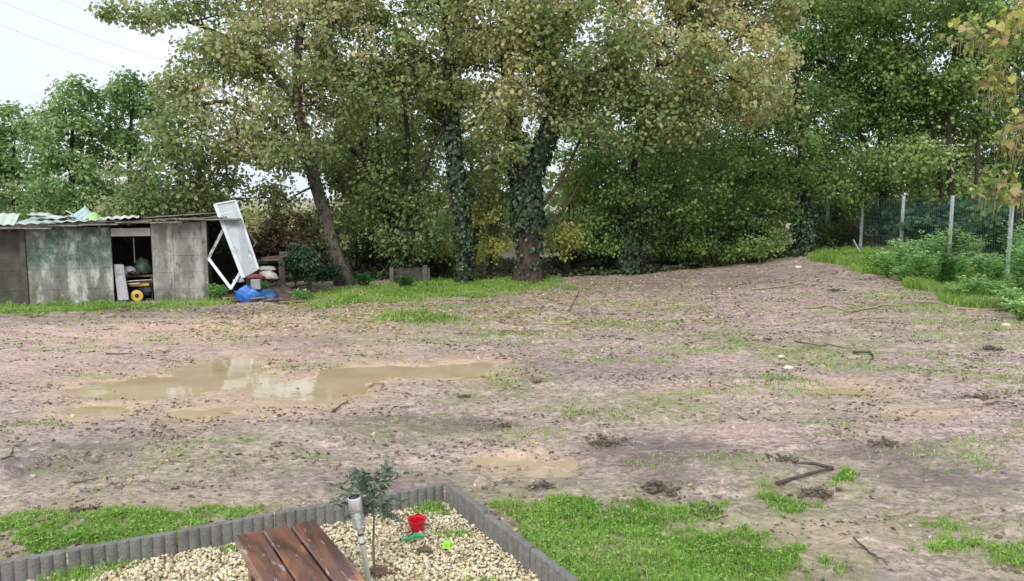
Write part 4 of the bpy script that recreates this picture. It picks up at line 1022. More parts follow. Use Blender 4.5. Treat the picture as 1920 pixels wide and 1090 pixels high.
    for k in range(9):
        p = Vector((c0.x+rs.uniform(-.9,1.4), c0.y+rs.uniform(-.5,.1), 0)); a_ = rs.uniform(-.5,.5)+ang; l = rs.uniform(.3,.7); z = Hs(p.x,p.y)+rs.uniform(.04,.14)
        d_ = Vector((math.cos(a_)*l/2, math.sin(a_)*l/2, rs.uniform(-.03,.03)))
        o = MB().bar(p-d_+Vector((0,0,z)), p+d_+Vector((0,0,z)), .06, .03, bev=.005).build('scrap_wood', [basic('rusty_wood',(.13,.06,.04),(.22,.11,.08),6,.9), WOODG][k % 2]); tag(o, 'short scrap of wood lying in the rubbish heap below the window frame', 'scrap', 'scraps of wood in the rubbish heap')
    # timber rack: concrete post and planks
    r0 = W(530,545,.3); t = empty('timber_rack', (r0.x,r0.y,Hs(r0.x,r0.y)), wang, 'low rack of old planks on concrete posts right of the rubbish', 'rack')
    MB().box((0,0,.50),(.17,.15,1.15),bev=.012).build('post', CONC_D, t); MB().box((.75,.4,.45),(.13,.13,1.05),bev=.012).build('post', CONC_D, t); MB().box((-.60,.45,.45),(.13,.13,1.05),bev=.012).build('post', CONC_D, t)
    for k,(x0,x1,y,z,wd) in enumerate([(-.78,.35,-.05,.98,.05),(-.55,.52,.12,1.03,.05),(.0,.62,-.02,1.20,.045),(-.05,.5,.2,1.15,.04),(-.7,.7,.35,1.0,.05)]):
        MB().bar((x0,y,z-(.0 if k<2 else .12)),(x1,y+.1,z+.02+.05*(k%2)-(.0 if k<2 else .10)),.16,wd,bev=.006).build('plank', [basic('dull_plank',(.10,.085,.07),(.20,.175,.15),5,.85,bump=.5,c3=(.05,.05,.035)), WOODB][k%2], t)
    MB().box((.12,.1,1.12),(.35,.3,.16),bev=.01).build('stacked_block', CONC_D, t)
    # brushwood pile of brown twigs behind
    rs = np.random.RandomState(9); mb = MB(); c = W(525,430,1.4)
    for k in range(620):
        p = Vector((c.x+rs.normal()*.55-.05, c.y+rs.normal()*.35, rs.uniform(.3,1.0)+abs(rs.normal())*.42)); d = Vector(rand_dirs(1,rs)[0]); d.z*=.5; l = rs.uniform(.3,.9)
        mb.tube([p-d*l/2,p+Vector(rs.normal(size=3)*.04),p+d*l/2],[.012,.009,.004],4)
    for k in range(30):
        p = Vector((c.x-.15+rs.normal()*.35, c.y-.2+rs.normal()*.3, rs.uniform(.1,1.3))); d = Vector((rs.normal(),rs.normal()*.4,.3)).normalized(); l=rs.uniform(.5,.9); mb.tube([p-d*l/2,p+d*l/2],[.022,.014],6)
    tag(mb.build('brushwood_pile', basic('red_brown_twigs',(.035,.022,.017),(.10,.06,.045),6,.9)), 'heap of reddish brown brushwood behind the plank rack', 'brushwood')
    p=W(515,425,1.3); f=(p.x,p.y,Hs(p.x,p.y)); t=empty('dead_leaf_heap',f,0,'dark reddish dead foliage heaped above the brushwood right of the white panel','dead foliage')
    C=crown_centres([(p.x-.1,p.y-.3,1.25,.95,.45,.85,60)],1,rs,shell=.1); cloud_leaves('foliage',C,.28*rs.uniform(.7,1.3,len(C)),60,.085,[(.05,.03,.022),(.09,.05,.035),(.16,.08,.05),(.07,.08,.035)],[4,3,1.5,2],rs,t).location=-Vector(f)
    # ivy over the rack and dark end bay
    rs = np.random.RandomState(10)
    for (lab,px,py,dy,rx,ry,pal,n) in [('dark ivy bush over the end bay of the shed',405,445,1.1,.30,.45,IVY_PAL,18),('dark ivy bush smothering the plank rack posts',565,492,.15,.42,.50,IVY_PAL,44),('low dark bramble beside the leaning trunk foot',605,520,1.6,.6,.35,IVY_PAL,18)]:
        p=W(px,py,dy); f=(p.x,p.y,Hs(p.x,p.y)); t=empty('ivy_bush',f,0,lab,'bush')
        C=crown_centres([(p.x,p.y,p.z,rx,.3,ry,n)],1,rs,shell=.2); o=cloud_leaves('foliage',C,.24*rs.uniform(.7,1.3,len(C)),60,.08,pal,[4,4,2,.5],rs,t,mat=IVY); o.location=-Vector(f)
right_junk()

# two short posts carrying a board under the trees
def stub_fence():
    for i,(px,pb,pt,wd,lab) in enumerate([(735,533,502,.20,'left short weathered grey post standing in the grass under the trees'),(797,530,497,.26,'right short weathered grey post, wider and cracked, in the grass under the trees')]):
        p=ground(px,pb); zt_=at(px,pt,p.y).z; mb=MB()
        mb.box((0,0,(zt_-p.z)/2-.05),(wd*.62,.12,zt_-p.z+.1),bev=.015); 
        if i: mb.box((wd*.42,.04,(zt_-p.z)/2-.08),(wd*.35,.10,zt_-p.z-.02),bev=.015)
        o=mb.build('short_post',basic('post_grey',(.085,.085,.075),(.17,.17,.155),6,.9,bump=.5)); o.location=p; tag(o,lab,'post','short posts under the trees')
    a=ground(738,533); b=ground(800,530)
    tag(MB().bar((a.x,a.y+.16,a.z+.25),(b.x,b.y+.16,b.z+.27),.05,.42,bev=.01).build('fallen_board',basic('dim_board',(.06,.045,.04),(.11,.085,.075),5,.9,bump=.4)),'dull brown board standing between the two short posts','board')
    rs=np.random.RandomState(14); mb=MB(); c=at(770,495,27.0)
    for k in range(160):
        p=Vector((c.x+rs.normal()*.8,27+rs.normal()*.3,Hs(c.x,27)+abs(rs.normal())*.22)); d=Vector(rand_dirs(1,rs)[0]); d.z*=.35; l=rs.uniform(.3,1.0)
        mb.tube([p-d*l/2,p+Vector(rs.normal(size=3)*.05),p+d*l/2],[.014,.010,.004],4)
    tag(mb.build('twig_heap',BARK_D),'heap of dark cut twigs behind the two short posts','twig heap')
    p=at(742,497,26.2); o=LUMP('pale_litter','small white scrap of plastic lying on the dark twig heap','litter',(p.x,26.2,p.z),.10,WHITEP,31,sc=(1.5,.8,.5))
stub_fence()
# red brown dry shrub at the fence corner
bush('dry red brown bracken at the corner where the fence ends',1592,448,32.6,34,46,.6,[(.16,.06,.04),(.24,.10,.06),(.13,.09,.05)],[3,2,2],90,n=22,per=60,lsize=.09,crad=.3,name='dry_bush')
bush('low red brown dead bush at the end of the mound',1628,484,30.4,20,16,.5,[(.16,.075,.05),(.24,.12,.08),(.12,.10,.06)],[3,2,2],91,n=14,per=60,lsize=.08,crad=.25,name='dry_bush')
def stake():
    a=ground(1617,482); o=MB().tube([a,at(1600,450,a.y)],[.03,.025],7).build('leaning_stake',basic('pale_stake',(.35,.33,.30),(.45,.43,.40),6,.8)); tag(o,'thin pale stake leaning at the fence corner beside the red brown bush','stake')
stake()

# ------------------------------------------------------------------ planted strip: leafy shrubs
def rs_h(seed): return [.7,1.05,.85,1.25,.95][seed%5]
def leafy_plant(px, pb, h, wd, label, seed, pal, wts, dens=1.0, lsize=.10, name='leafy_shrub', group='young shrubs in the strip by the fence'):
    h*=rs_h(seed); rs=np.random.RandomState(seed); g=ground(px,pb); t=empty(name,g,0,label,'shrub',group); mb=MB(); P=[];N=[];U=[]
    ns=int(7*dens)+3
    for k in range(ns):
        a=rs.rand()*6.28; sp=rs.uniform(.1,1)*wd/2; hh=h*rs.uniform(.6,1); e=Vector((math.cos(a)*sp,math.sin(a)*sp,hh)); m=Vector((e.x*.35,e.y*.35,hh*.55))
        mb.tube([(0,0,-.03),m,e],[.010,.007,.003],5)
        for q in range(int(46*h/1.2)+12):
            u=rs.uniform(.15,1); p=(m*(u/.5) if u<.5 else m.lerp(e,(u-.5)/.5)); az=rs.rand()*6.28; o=Vector((math.cos(az),math.sin(az),.25)); r=lsize*rs.uniform(.6,1.6)
            P.append(p+o*r*1.25); N.append(Vector((-math.cos(az)*.35,-math.sin(az)*.35,1))+Vector(rand_dirs(1,rs)[0])*.4); U.append(o)
    mb.build('stems',basic('green_stem',(.07,.12,.04),None,5,.6),t)
    P=np.array(P);N=np.array(N);N/=np.linalg.norm(N,axis=1,keepdims=True);U=np.array(U)
    V,F,k=leaves_mesh(P,N,U,lsize*rs.uniform(.5,1.3,len(P)),.6,rs); col=palette(len(P),pal,wts,rs)
    mesh_np('foliage',V,F,LEAF,t,cols=np.repeat(col,k,0).astype(np.float32))
BG=[(.22,.42,.13),(.32,.52,.20),(.44,.62,.30),(.58,.70,.44)]; DG=[(.07,.16,.04),(.11,.24,.06),(.17,.32,.09)]
for i,a in enumerate([(1662,522,1.15,.7,'slender light green shrub at the left end of the planted strip',BG,[2,3,2,1]),(1722,530,.95,.75,'small light green shrub second from the left in the strip',BG,[2,3,2,1]),
    (1760,505,1.45,1.15,'broad pale green shrub in front of the middle fence posts',BG,[1,3,3,2]),(1775,540,.75,.65,'dark green compact shrub in the middle of the strip',DG,[2,3,1]),
    (1708,506,1.0,.8,'pale shrub just inside the third fence post',BG,[1,2,3,2]),(1845,540,1.35,1.1,'tall light green shrub right of the dark compact one',BG,[2,3,2,1]),(1815,512,1.2,.9,'whitish green shrub behind the tall light one',BG,[1,2,3,3]),
    (1880,510,1.5,1.1,'dark feathery shrub near the nearest fence post',[(.05,.09,.04),(.08,.13,.055),(.12,.18,.08)],[2,3,2]),(1908,560,1.15,.9,'light green shrub at the right border of the view',BG,[2,3,2,1]),(1940,530,1.5,1.2,'big leafy shrub cut by the right border',BG,[2,3,2,1]),
    (1690,528,.6,.6,'low weed clump at the edge of the mud beside the slender shrub',BG,[3,3,1,1]),(1868,566,.5,.6,'low weed clump by the pale stone',BG,[3,3,1,1])]):
    leafy_plant(a[0],a[1],a[2],a[3],a[4],100+i,a[5],a[6],dens=1.7 if a[2]>1 else 1.3)
_r=random.Random(77)
for i,(px,pb,h,wd,lab) in enumerate([(1650,508,.8,.7,'light weed clump in front of the leaning stake'),(1682,512,1.0,.8,'bright leafy shrub left of the third fence post'),(1735,498,1.1,1.0,'pale leafy shrub behind the broad one by the wire'),(1742,532,.7,.8,'ragged light weed clump between the small shrub and the dark compact one'),
   (1795,528,.9,.9,'bright weed clump just right of the dark compact shrub'),(1800,560,.5,.7,'low bright weeds at the mud edge below the dark compact shrub'),(1825,560,.6,.8,'ragged weeds at the mud edge below the tall shrub'),(1868,535,1.0,1.0,'leafy light shrub between the tall one and the border'),
   (1900,520,1.3,1.1,'pale shrub in front of the nearest fence post'),(1890,585,.6,.8,'low weeds at the mud edge near the right border'),(1915,600,.7,.8,'weeds reaching the right border of the view'),(1780,500,1.2,1.0,'tall pale shrub against the wire right of the middle post'),(1850,500,1.3,1.1,'tall pale shrub against the wire left of the nearest post')]):
    leafy_plant(px,pb,h,wd,lab,150+i,BG,[1.5,3,3,1.6],dens=1.3 if h>.7 else 1.0)
leafy_plant(560,575-8,.45,.5,'small nettle clump in front of the plank rack',130,BG,[3,3,1,.3],group='weeds along the shed')
leafy_plant(412,563,.4,.5,'small leafy weed at the shed end below the window frame',131,BG,[3,3,1,.3],group='weeds along the shed')
leafy_plant(683,540,.5,.9,'broad leafy weed in the grass beneath the leaning tree',132,[(.05,.13,.04),(.08,.2,.05)],[1,1],group='weeds under the trees')
leafy_plant(760,540,.3,.8,'low leafy weed between the short posts',133,[(.05,.13,.04),(.08,.2,.05)],[1,1],group='weeds under the trees')
leafy_plant(500,555,.4,.6,'leafy weed in front of the blue sacks',134,BG,[3,2,1,.3],group='weeds along the shed')

# ------------------------------------------------------------------ grass
def blades(name, x, y, z, h, wd, pal, wts, rs, label, lean=.6, cat='grass', clump=None, kind='stuff', parent=None):
    n=len(x)
    if n==0: print('NO BLADES',name); return None
    a=rs.rand(n)*6.283; b=rs.rand(n)*6.283; ln=rs.uniform(.1,1,n)*lean
    P=np.stack([x,y,z],1); sd=np.stack([np.cos(a),np.sin(a),np.zeros(n)],1)*wd[:,None]/2; ld=np.stack([np.cos(b),np.sin(b),np.zeros(n)],1)*(h*ln)[:,None]; up=np.array([0,0,1.])*h[:,None]
    V=np.stack([P-sd-up*.08,P+sd-up*.08,P+ld*.35+up*.6+sd*.8,P+ld*.35+up*.6-sd*.8,P+ld*1.1+up*(1-.25*ln[:,None])],1)
    base=(np.arange(n)*5)[:,None]; F4=(base+np.array([[0,1,2,3]])).astype(np.int32); F3=(base+np.array([[3,2,4]])).astype(np.int32)
    col=palette(n,pal,wts,rs,clump=clump)
    o=mesh_np(name,V.reshape(-1,3),[F4,F3],GRASS_M,parent,cols=np.repeat(col,5,0).astype(np.float32)); 
    if label: tag(o,label,cat,kind=kind)
    return o
GP=[(.16,.30,.055),(.26,.43,.09),(.36,.54,.14),(.46,.56,.23),(.48,.43,.27)]
def lay_grass():
    rs=np.random.RandomState(200)
    def samp(n,x0,x1,y0,y1):
        return rs.uniform(x0,x1,n),rs.uniform(y0,y1,n)
    # near lawn right of the edging + strip left of it
    for (name,n,box,hh,wd,lab,thr) in [('lawn_grass',170000,(-.2,4.6,4.2,8.0),(.02,.07),.0065,'lush green grass growing right of the concrete edging',.9),
                                   ('grass_strip',120000,(-5.5,-.9,4.4,7.6),(.02,.06),.005,'patchy grass along the outside of the left edging',.5),
                                   ('treeline_grass',110000,(-14,4.5,17,28.5),(.05,.14),.016,'green grass growing along the shed and the foot of the trees',.55),
                                   ('sparse_grass',380000,(-10,13,4.9,26),(.012,.045),.010,'sparse grass tufts scattered over the mud',.3),
                                   ('fence_grass',100000,(9.5,14.5,12.5,29),(.08,.28),.018,'tall fresh grass in the strip along the fence',.5)]:
        x,y=samp(n,*box)
        if name=='fence_grass': d=sstep(-.15,.35,x-edge_x(y))
        else:
            wx=x+.75*(fbm(x*1.6,y*1.6,121,4)-.5)*(1+y/16); wy=y+.85*(fbm(x*1.5,y*1.7,123,4)-.5)*(1+y/16); d=esum(GR,wx,wy,.75)
        nz_=fbm(x*2.2,y*3.0,41,4)+.25*(vnoise(x*9,y*9,43)-.5)
        if name=='treeline_grass': k=(rs.rand(n)<np.clip((d*(.5+nz_)-.44)*3.4,0,1))&(y>17)
        elif name=='sparse_grass': d=np.maximum(d,.66*sstep(.50,.60,fbm(x*.55,y*1.0,97,4))*sstep(5.5,8,y)*(.80+.20*sstep(-4,0,x))); k=(rs.rand(n)<np.clip((d*(.40+nz_)-.36)*2.2,0,1)**1.3)&(y<21)&(x<edge_x(y))&(y<30)
        elif name=='fence_grass': k=d>.3+.5*rs.rand(n)*1
        else: k=(rs.rand(n)<np.clip((d*(.40+nz_)-.48)*3.0,0,1)**1.3)&((vnoise(x*14,y*14,91)+.35*vnoise(x*5,y*5,92))>.30)
        k&=planter_mask(x,y,-.09)<.01
        x=x[k];y=y[k]; n2=len(x)
        if name=='sparse_grass' and n2>90000: s=rs.choice(n2,90000,False);x=x[s];y=y[s];n2=90000
        z=H(x,y); dist=np.hypot(x,y)
        h=rs.uniform(hh[0],hh[1],n2)*(.6+.8*fbm(x*3,y*3,45)); w_=np.full(n2,wd)*rs.uniform(.7,1.4,n2)
        if name=='sparse_grass': w_=w_*(.5+dist/14)
        if name in('lawn_grass','grass_strip','treeline_grass'):
            kk=rs.rand(n2)<.30; m=int(kk.sum()); far=name=='treeline_grass'
            Pq=np.stack([x[kk],y[kk],z[kk]+h[kk]*rs.uniform(.3,.8,m)],1); Nn=rand_dirs(m,rs)*.5+np.array([0,-.1,1.]); Nn/=np.linalg.norm(Nn,axis=1,keepdims=True)
            Vl,Fl,kl=leaves_mesh(Pq,Nn,rand_dirs(m,rs),(.05 if far else .026)*rs.uniform(.5,1.5,m),.6,rs)
            tag(mesh_np(name.replace('grass','weeds'),Vl,Fl,GRASS_M,cols=np.repeat(palette(m,GP[:3],[3,4,3],rs),kl,0).astype(np.float32)),'small broad leaved weeds growing among '+lab,'weeds',kind='stuff')
        blades(name,x,y,z,h,w_,GP,[3,4,3,1.2,.7 if name!='sparse_grass' else 2],rs,lab,clump=fbm(x*1.2,y*1.2,47),lean=.9)
lay_grass()

# ------------------------------------------------------------------ things strewn over the mud
def scatter_leaves():
    rs=np.random.RandomState(210); n=9000
    px=rs.uniform(200,1900,n); py=rs.uniform(540,900,n); x=[];y=[]
    n2=60000; x=rs.uniform(-12,12,n2); y=rs.uniform(6,27.5,n2)
    dens=.03+.97*esum([ell(760,595,330,40,1),ell(1130,570,330,40,.55),ell(900,560,300,20,.8),ell(600,620,200,25,.7),ell(350,850,120,25,.5)],x,y,.8)
    k=rs.rand(n2)<dens*np.clip((fbm(x*.9,y*1.4,61,4)-.40)*4.5,.03,1); k&=planter_mask(x,y,-.1)<.01; x=x[k];y=y[k];n=len(x)
    P=np.stack([x,y,H(x,y)+.012+rs.rand(n)*.015],1); Nn=rand_dirs(n,rs)*.45+np.array([0,0,1.]); Nn/=np.linalg.norm(Nn,axis=1,keepdims=True)
    V,F,kk=leaves_mesh(P,Nn,rand_dirs(n,rs),.075*rs.uniform(.4,1.2,n)*np.clip(.45+y/24,.5,1.1),.9,rs); col=palette(n,[(.60,.52,.24),(.52,.38,.20),(.36,.26,.16),(.68,.62,.44)],[3,2,2.5,3],rs)
    tag(mesh_np('fallen_leaves',V,F,LEAF,cols=np.repeat(col,kk,0).astype(np.float32)),'fallen yellow and brown leaves strewn over the mud','fallen leaves',kind='stuff')
scatter_leaves()
ICO=None
def ico():
    global ICO
    if ICO is None:
        import bmesh
        bm=bmesh.new(); bmesh.ops.create_icosphere(bm,subdivisions=1,radius=1); bm.verts.ensure_lookup_table()
        v0=np.array([v.co[:] for v in bm.verts]); f0=np.array([[v.index for v in f.verts] for f in bm.faces]); bm.free()
        bm=bmesh.new(); bmesh.ops.create_icosphere(bm,subdivisions=2,radius=1)
        v1=np.array([v.co[:] for v in bm.verts]); f1=np.array([[v.index for v in f.verts] for f in bm.faces]); bm.free(); ICO=((v0,f0),(v1,f1))
    return ICO
def rocks(name,P,size,pal,wts,rs,mat,label,cat,flatz=.6,lvl=0,rough=.22,smooth=False,kind='stuff'):
    v,f=ico()[lvl]; n=len(P); m=len(v)
    sc=size[:,None]*rs.uniform(.65,1.25,(n,3)); sc[:,2]*=flatz
    jit=1+rs.uniform(-rough,rough,(n,m))
    A=rs.rand(n)*6.283; c,s=np.cos(A),np.sin(A)
    Q=v[None]*jit[:,:,None]*sc[:,None,:]
    X=Q[:,:,0]*c[:,None]-Q[:,:,1]*s[:,None]; Yy=Q[:,:,0]*s[:,None]+Q[:,:,1]*c[:,None]; tl=rs.normal(size=(n,1))*.3
    Z=Q[:,:,2]+X*tl
    V=np.stack([X,Yy,Z],-1)+P[:,None,:]; F=(f[None]+(np.arange(n)*m)[:,None,None]).reshape(-1,3)
    col=palette(n,pal,wts,rs)
    o=mesh_np(name,V.reshape(-1,3),F,mat,cols=np.repeat(col,m,0).astype(np.float32),smooth=smooth); return tag(o,label,cat,kind=kind)
CLOD=vcol_mat('clod_earth',.85,.6,40); STONE=vcol_mat('stone',.75,.25,60)
def strew():
    rs=np.random.RandomState(220)
    n=75000; x=rs.uniform(-13,12,n); y=4.5+22.5*rs.rand(n)**1.25
    near=esum([(a,b,c*1.1,d*1.1,1) for a,b,c,d,e in PUD],x,y)
    q=.75*fbm(x*.6,y*1.3,63,5)+.25*fbm(x*2.5,y*4.5,64,3); k=(rs.rand(n)<np.clip((q-.53)*8,.012,1)*(1-.9*near))&(planter_mask(x,y,-.12)<.01)&(x<edge_x(y)); x=x[k];y=y[k]; n=len(x)
    s=.005+.024*rs.rand(n)**4; s*=(.85+y/34)
    cxs=[];cys=[];css=[]
    for k in range(420):
        a=rs.uniform(-11,10.5); b=5.2+17*rs.rand()**1.25
        if float(esum([(q_[0],q_[1],q_[2]*1.15,q_[3]*1.2,1) for q_ in PUD],np.array([a]),np.array([b]))[0])>.2 and rs.rand()<.85: continue
        if fbm(np.array([a*.4]),np.array([b*.8]),65,3)[0]<.42: continue
        m=rs.randint(12,70); r=rs.uniform(.06,.30)*(.8+b/30); an=rs.normal()*.3
        u=rs.normal(size=m)*r*1.5; v_=rs.normal(size=m)*r*.55; cxs.append(a+u*math.cos(an)-v_*math.sin(an)); cys.append(b+u*math.sin(an)+v_*math.cos(an)); css.append((.006+.026*rs.rand(m)**2.2)*(.8+b/40))
    cx_=np.concatenate(cxs); cy_=np.concatenate(cys); cs_=np.concatenate(css); k=(planter_mask(cx_,cy_,-.14)<.01)&(cx_<edge_x(cy_)); x=np.concatenate([x,cx_[k]]); y=np.concatenate([y,cy_[k]]); s=np.concatenate([s,cs_[k]]); n=len(x)
    rocks('mud_clods',np.stack([x,y,H(x,y)+s*.1],1),s,[(.15,.112,.095),(.24,.185,.16),(.36,.285,.25),(.13,.115,.08)],[2,3,3,1],rs,CLOD,'small dark clods of earth strewn over the mud','clods',flatz=.55)
    n=5200; x=rs.uniform(-12,12,n); y=4.5+22*rs.rand(n)**1.1; q=fbm(x*.5,y*.5,67)+.5*esum([ell(1800,800,180,30,1),ell(1300,540,300,30,.6)],x,y,.8)
    k=(rs.rand(n)<np.clip((q-.35)*2,.05,1))&(planter_mask(x,y,-.12)<.01)&(x<edge_x(y)); x=x[k];y=y[k];n=len(x); s=.007+.016*rs.rand(n)**2.5; s*=(.8+y/26)
    rocks('pebbles',np.stack([x,y,H(x,y)+s*.25],1),s,[(.50,.44,.36),(.40,.35,.29),(.60,.54,.46)],[2,2,1],rs,STONE,'small pale pebbles pressed into the mud','pebbles',flatz=.6)
    # dark torn sods: rough roots and earth
    G='torn sods lying on the mud'
    locs=[(1135,832,.20,'large dark torn sod in the middle of the mud right of the puddle'),(945,800,.10,'dark sod left of the large torn one'),(1235,918,.16,'dark rooty sod above the lawn patch'),(1530,928,.15,'dark green tufted sod below the forked branch'),
          (870,745,.08,'small grassy sod between the puddle and the bright tuft'),(1180,637,.08,'small black clod in the open mud near the middle'),(1440,637,.08,'small black clod right of the middle green tuft'),(1860,655,.16,'brown sod near the right border'),(1840,748,.20,'broad dark sod near the right border'),
          (1560,545,.22,'dark earth clump on top of the mound'),(160,958,.12,'brown sod above the left edging'),(1010,718,.09,'dark sod beside the bright grass tuft'),(1660,835,.14,'dark sod right of the damp hollow'),(1470,862,.12,'dark sod above the forked branch'),(1340,960,.14,'brown rooty sod at the top of the lawn'),(1020,912,.10,'small brown sod near the edging corner')]
    for i,(px,py,r,lab) in enumerate(locs):
        g=ground(px,py); v,f=ico()[1]; t=empty('earth_sod',g,0,lab,'sod',G); m=rs.randint(34,50)
        Vs=[];Fs=[];b=0
        for k in range(m):
            c=np.array([rs.normal()*r*.6,rs.normal()*r*.45,abs(rs.normal())*r*.12]); s=r*(.05+.17*rs.rand()**2)
            q=v*(1+rs.uniform(-.3,.3,(len(v),1)))*s*np.array([1.2,1,.65])+c; Vs.append(q);Fs.append(f+b);b+=len(v)
        col=np.tile(np.array([[.12,.088,.07]]),(b,1))*rs.uniform(.7,1.5,(b,1))
        mesh_np('earth',np.vstack(Vs),np.vstack(Fs),CLOD,t,cols=col.astype(np.float32))
        nb=90; xx=rs.normal(size=nb)*r*.6; yy=rs.normal(size=nb)*r*.5
        pal=[(.07,.10,.04),(.13,.11,.07),(.09,.07,.05)] if 'green' in lab or 'grassy' in lab else [(.16,.12,.085),(.09,.07,.05),(.08,.10,.045)]
        blades('roots',xx,yy,np.full(nb,.01),rs.uniform(.3,1.0,nb)*r*.32,np.full(nb,.007),pal,[1,1,1],rs,None,lean=1.6,parent=t)
    # bigger pale stones
    for i,(px,py,r,lab) in enumerate([(1802,547,.15,'whitish stone at the edge of the planted strip'),(1478,692,.09,'flat pale stone in the middle right of the mud'),(1497,503,.12,'pale stone lying on the mound'),(1465,671,.06,'small yellowish stone above the flat pale one'),(1886,612,.10,'small white stone near the right border')]):
        g=ground(px,py); v,f=ico()[1]; q=v*(1+rs.uniform(-.16,.16,(len(v),1)))*r*np.array([1,.8,.5]); 
        o=mesh_np('stone',q,f,STONE,cols=np.tile(np.array([[.62,.58,.48]],np.float32),(len(v),1)),smooth=True); o.location=g+Vector((0,0,r*.22)); tag(o,lab,'stone','loose pale stones')
strew()
def crumbs():
    rs=np.random.RandomState(225); n=60000; x=rs.uniform(-12,11.5,n); y=4.6+19*rs.rand(n)**1.3; q=fbm(x*1.3,y*2.2,95,5); g=esum(GR,x,y,.8)
    k=(rs.rand(n)<np.clip((q-.56)*10,0,1)+.25*np.clip(g,0,1))&(planter_mask(x,y,-.12)<.01)&(x<edge_x(y))&(esum(PUD,x,y,.3)<.5); x=x[k];y=y[k];n=len(x)
    P=np.stack([x,y,H(x,y)+.006],1); Nn=rand_dirs(n,rs)*.4+np.array([0,0,1.]); Nn/=np.linalg.norm(Nn,axis=1,keepdims=True)
    V,F,kk=leaves_mesh(P,Nn,rand_dirs(n,rs),(.02+.045*rs.rand(n)**2)*(.7+y/20),.35,rs); col=palette(n,[(.13,.095,.07),(.20,.15,.11),(.10,.10,.05),(.42,.36,.26)],[4,3,2,.8],rs)
    tag(mesh_np('plant_scraps',V,F,LEAF,cols=np.repeat(col,kk,0).astype(np.float32)),'brown scraps of torn roots and dead stalks trodden into the mud','plant scraps',kind='stuff')
crumbs()
def sticks():
    rs=np.random.RandomState(230); pale=basic('pale_stick',(.30,.22,.16),(.46,.36,.27),6,.8,bump=.3); dk=basic('dark_stick',(.06,.045,.035),(.13,.10,.08),6,.9,bump=.4); red=basic('red_stick',(.30,.14,.10),(.42,.24,.18),6,.8)
    G='sticks and broken branches on the mud'
    def br(label,pts,r,mat,forks=(),stiff=False):
        gp=[]
        P3=[ground(*p) for p in pts]
        fine=[]
        for a,b in zip(P3[:-1],P3[1:]):
            for k in range(4):
                q=a.lerp(b,k/4)
                q.z=(q.z+r*1.2+.015) if stiff else Hs(q.x,q.y)+r*1.1+abs(rs.normal())*.008
                fine.append(q+Vector((rs.normal()*.008,rs.normal()*.008,0)))
        q=P3[-1].copy(); q.z=Hs(q.x,q.y)+r; fine.append(q); m=len(fine)
        mb=MB(); mb.tube(fine,[r*(1-.55*i/(m-1)) for i in range(m)],7)
        for (i,pt,rr) in forks:
            a=P3[i]; b=ground(*pt); mb.tube([a+Vector((0,0,r)),a.lerp(b,.5)+Vector((0,0,r+.03)),b+Vector((0,0,rr+.02))],[rr,rr*.8,rr*.5],6)
        tag(mb.build('stick',mat,smooth=True,angle=60),label,'stick',G)
    br('thick forked brown branch lying right of the middle foreground',[(1455,914),(1562,882)],.021,dk,[(1,(1493,876),.023)],True)
    br('long curved pale branch right of the middle at the back of the mud',[(1505,580),(1545,578),(1600,587)],.03,pale)
    br('second pale branch lying right of the long curved one',[(1595,588),(1640,580),(1685,575)],.03,pale)
    br('thin pale branch just below the second pale branch',[(1600,601),(1640,598),(1668,597)],.018,pale)
    br('pale branch on the mound near the treeline',[(1410,545),(1450,541),(1500,533),(1512,537)],.026,pale)
    br('straight pale branch at the foot of the planted strip',[(1710,566),(1760,569)],.02,pale)
    br('pale branch by the right border below the shrubs',[(1795,581),(1850,580),(1905,585)],.022,pale)
    br('thin upright pale twig standing from the mud near the shallow puddle',[(1492,728),(1500,732),(1525,733)],.008,pale,[(0,(1494,712),.007)])
    br('small dark curled branch piece right of the green patches',[(1600,664),(1630,664),(1637,672),(1630,682)],.022,dk)
    br('thin dark branch crossing the green patch',[(1490,641),(1540,650),(1600,655)],.012,dk)
    br('small reddish fork of wood at the right shore of the puddle',[(690,728),(702,722),(718,721)],.018,red,[(2,(714,735),.016)])
    br('dark stick lying below the puddle shore',[(622,775),(636,767),(652,753)],.016,dk)
    br('dark stick in the foreground mud on the left',[(130,912),(160,907),(185,898)],.010,dk)
    br('dark straight stick near the left back of the puddle',[(200,665),(225,666),(250,664)],.014,dk)
    br('bare twig at the left border of the mud',[(0,862),(20,858),(48,826)],.010,dk,[(1,(35,868),.006)])
    br('thin twig above the lawn patch',[(1290,962),(1330,975),(1365,968)],.008,dk)
    br('thin pair of twigs in the mud at the lower right',[(1600,1010),(1640,1045),(1665,1062)],.008,dk,[(1,(1600,1030),.005)])
    br('thin pale twig near the lower right grass',[(1665,970),(1700,963),(1718,952)],.007,pale)
    br('long thin branch at the yellow leaf patch',[(1000,607),(1060,610),(1105,585),(1120,575)],.016,pale)
    br('dark branch lying under the trees right of the grass',[(1085,550),(1060,600)],.014,dk)
    br('thin dark stick near the right border in the mud',[(1845,761),(1900,756)],.008,dk)
sticks()

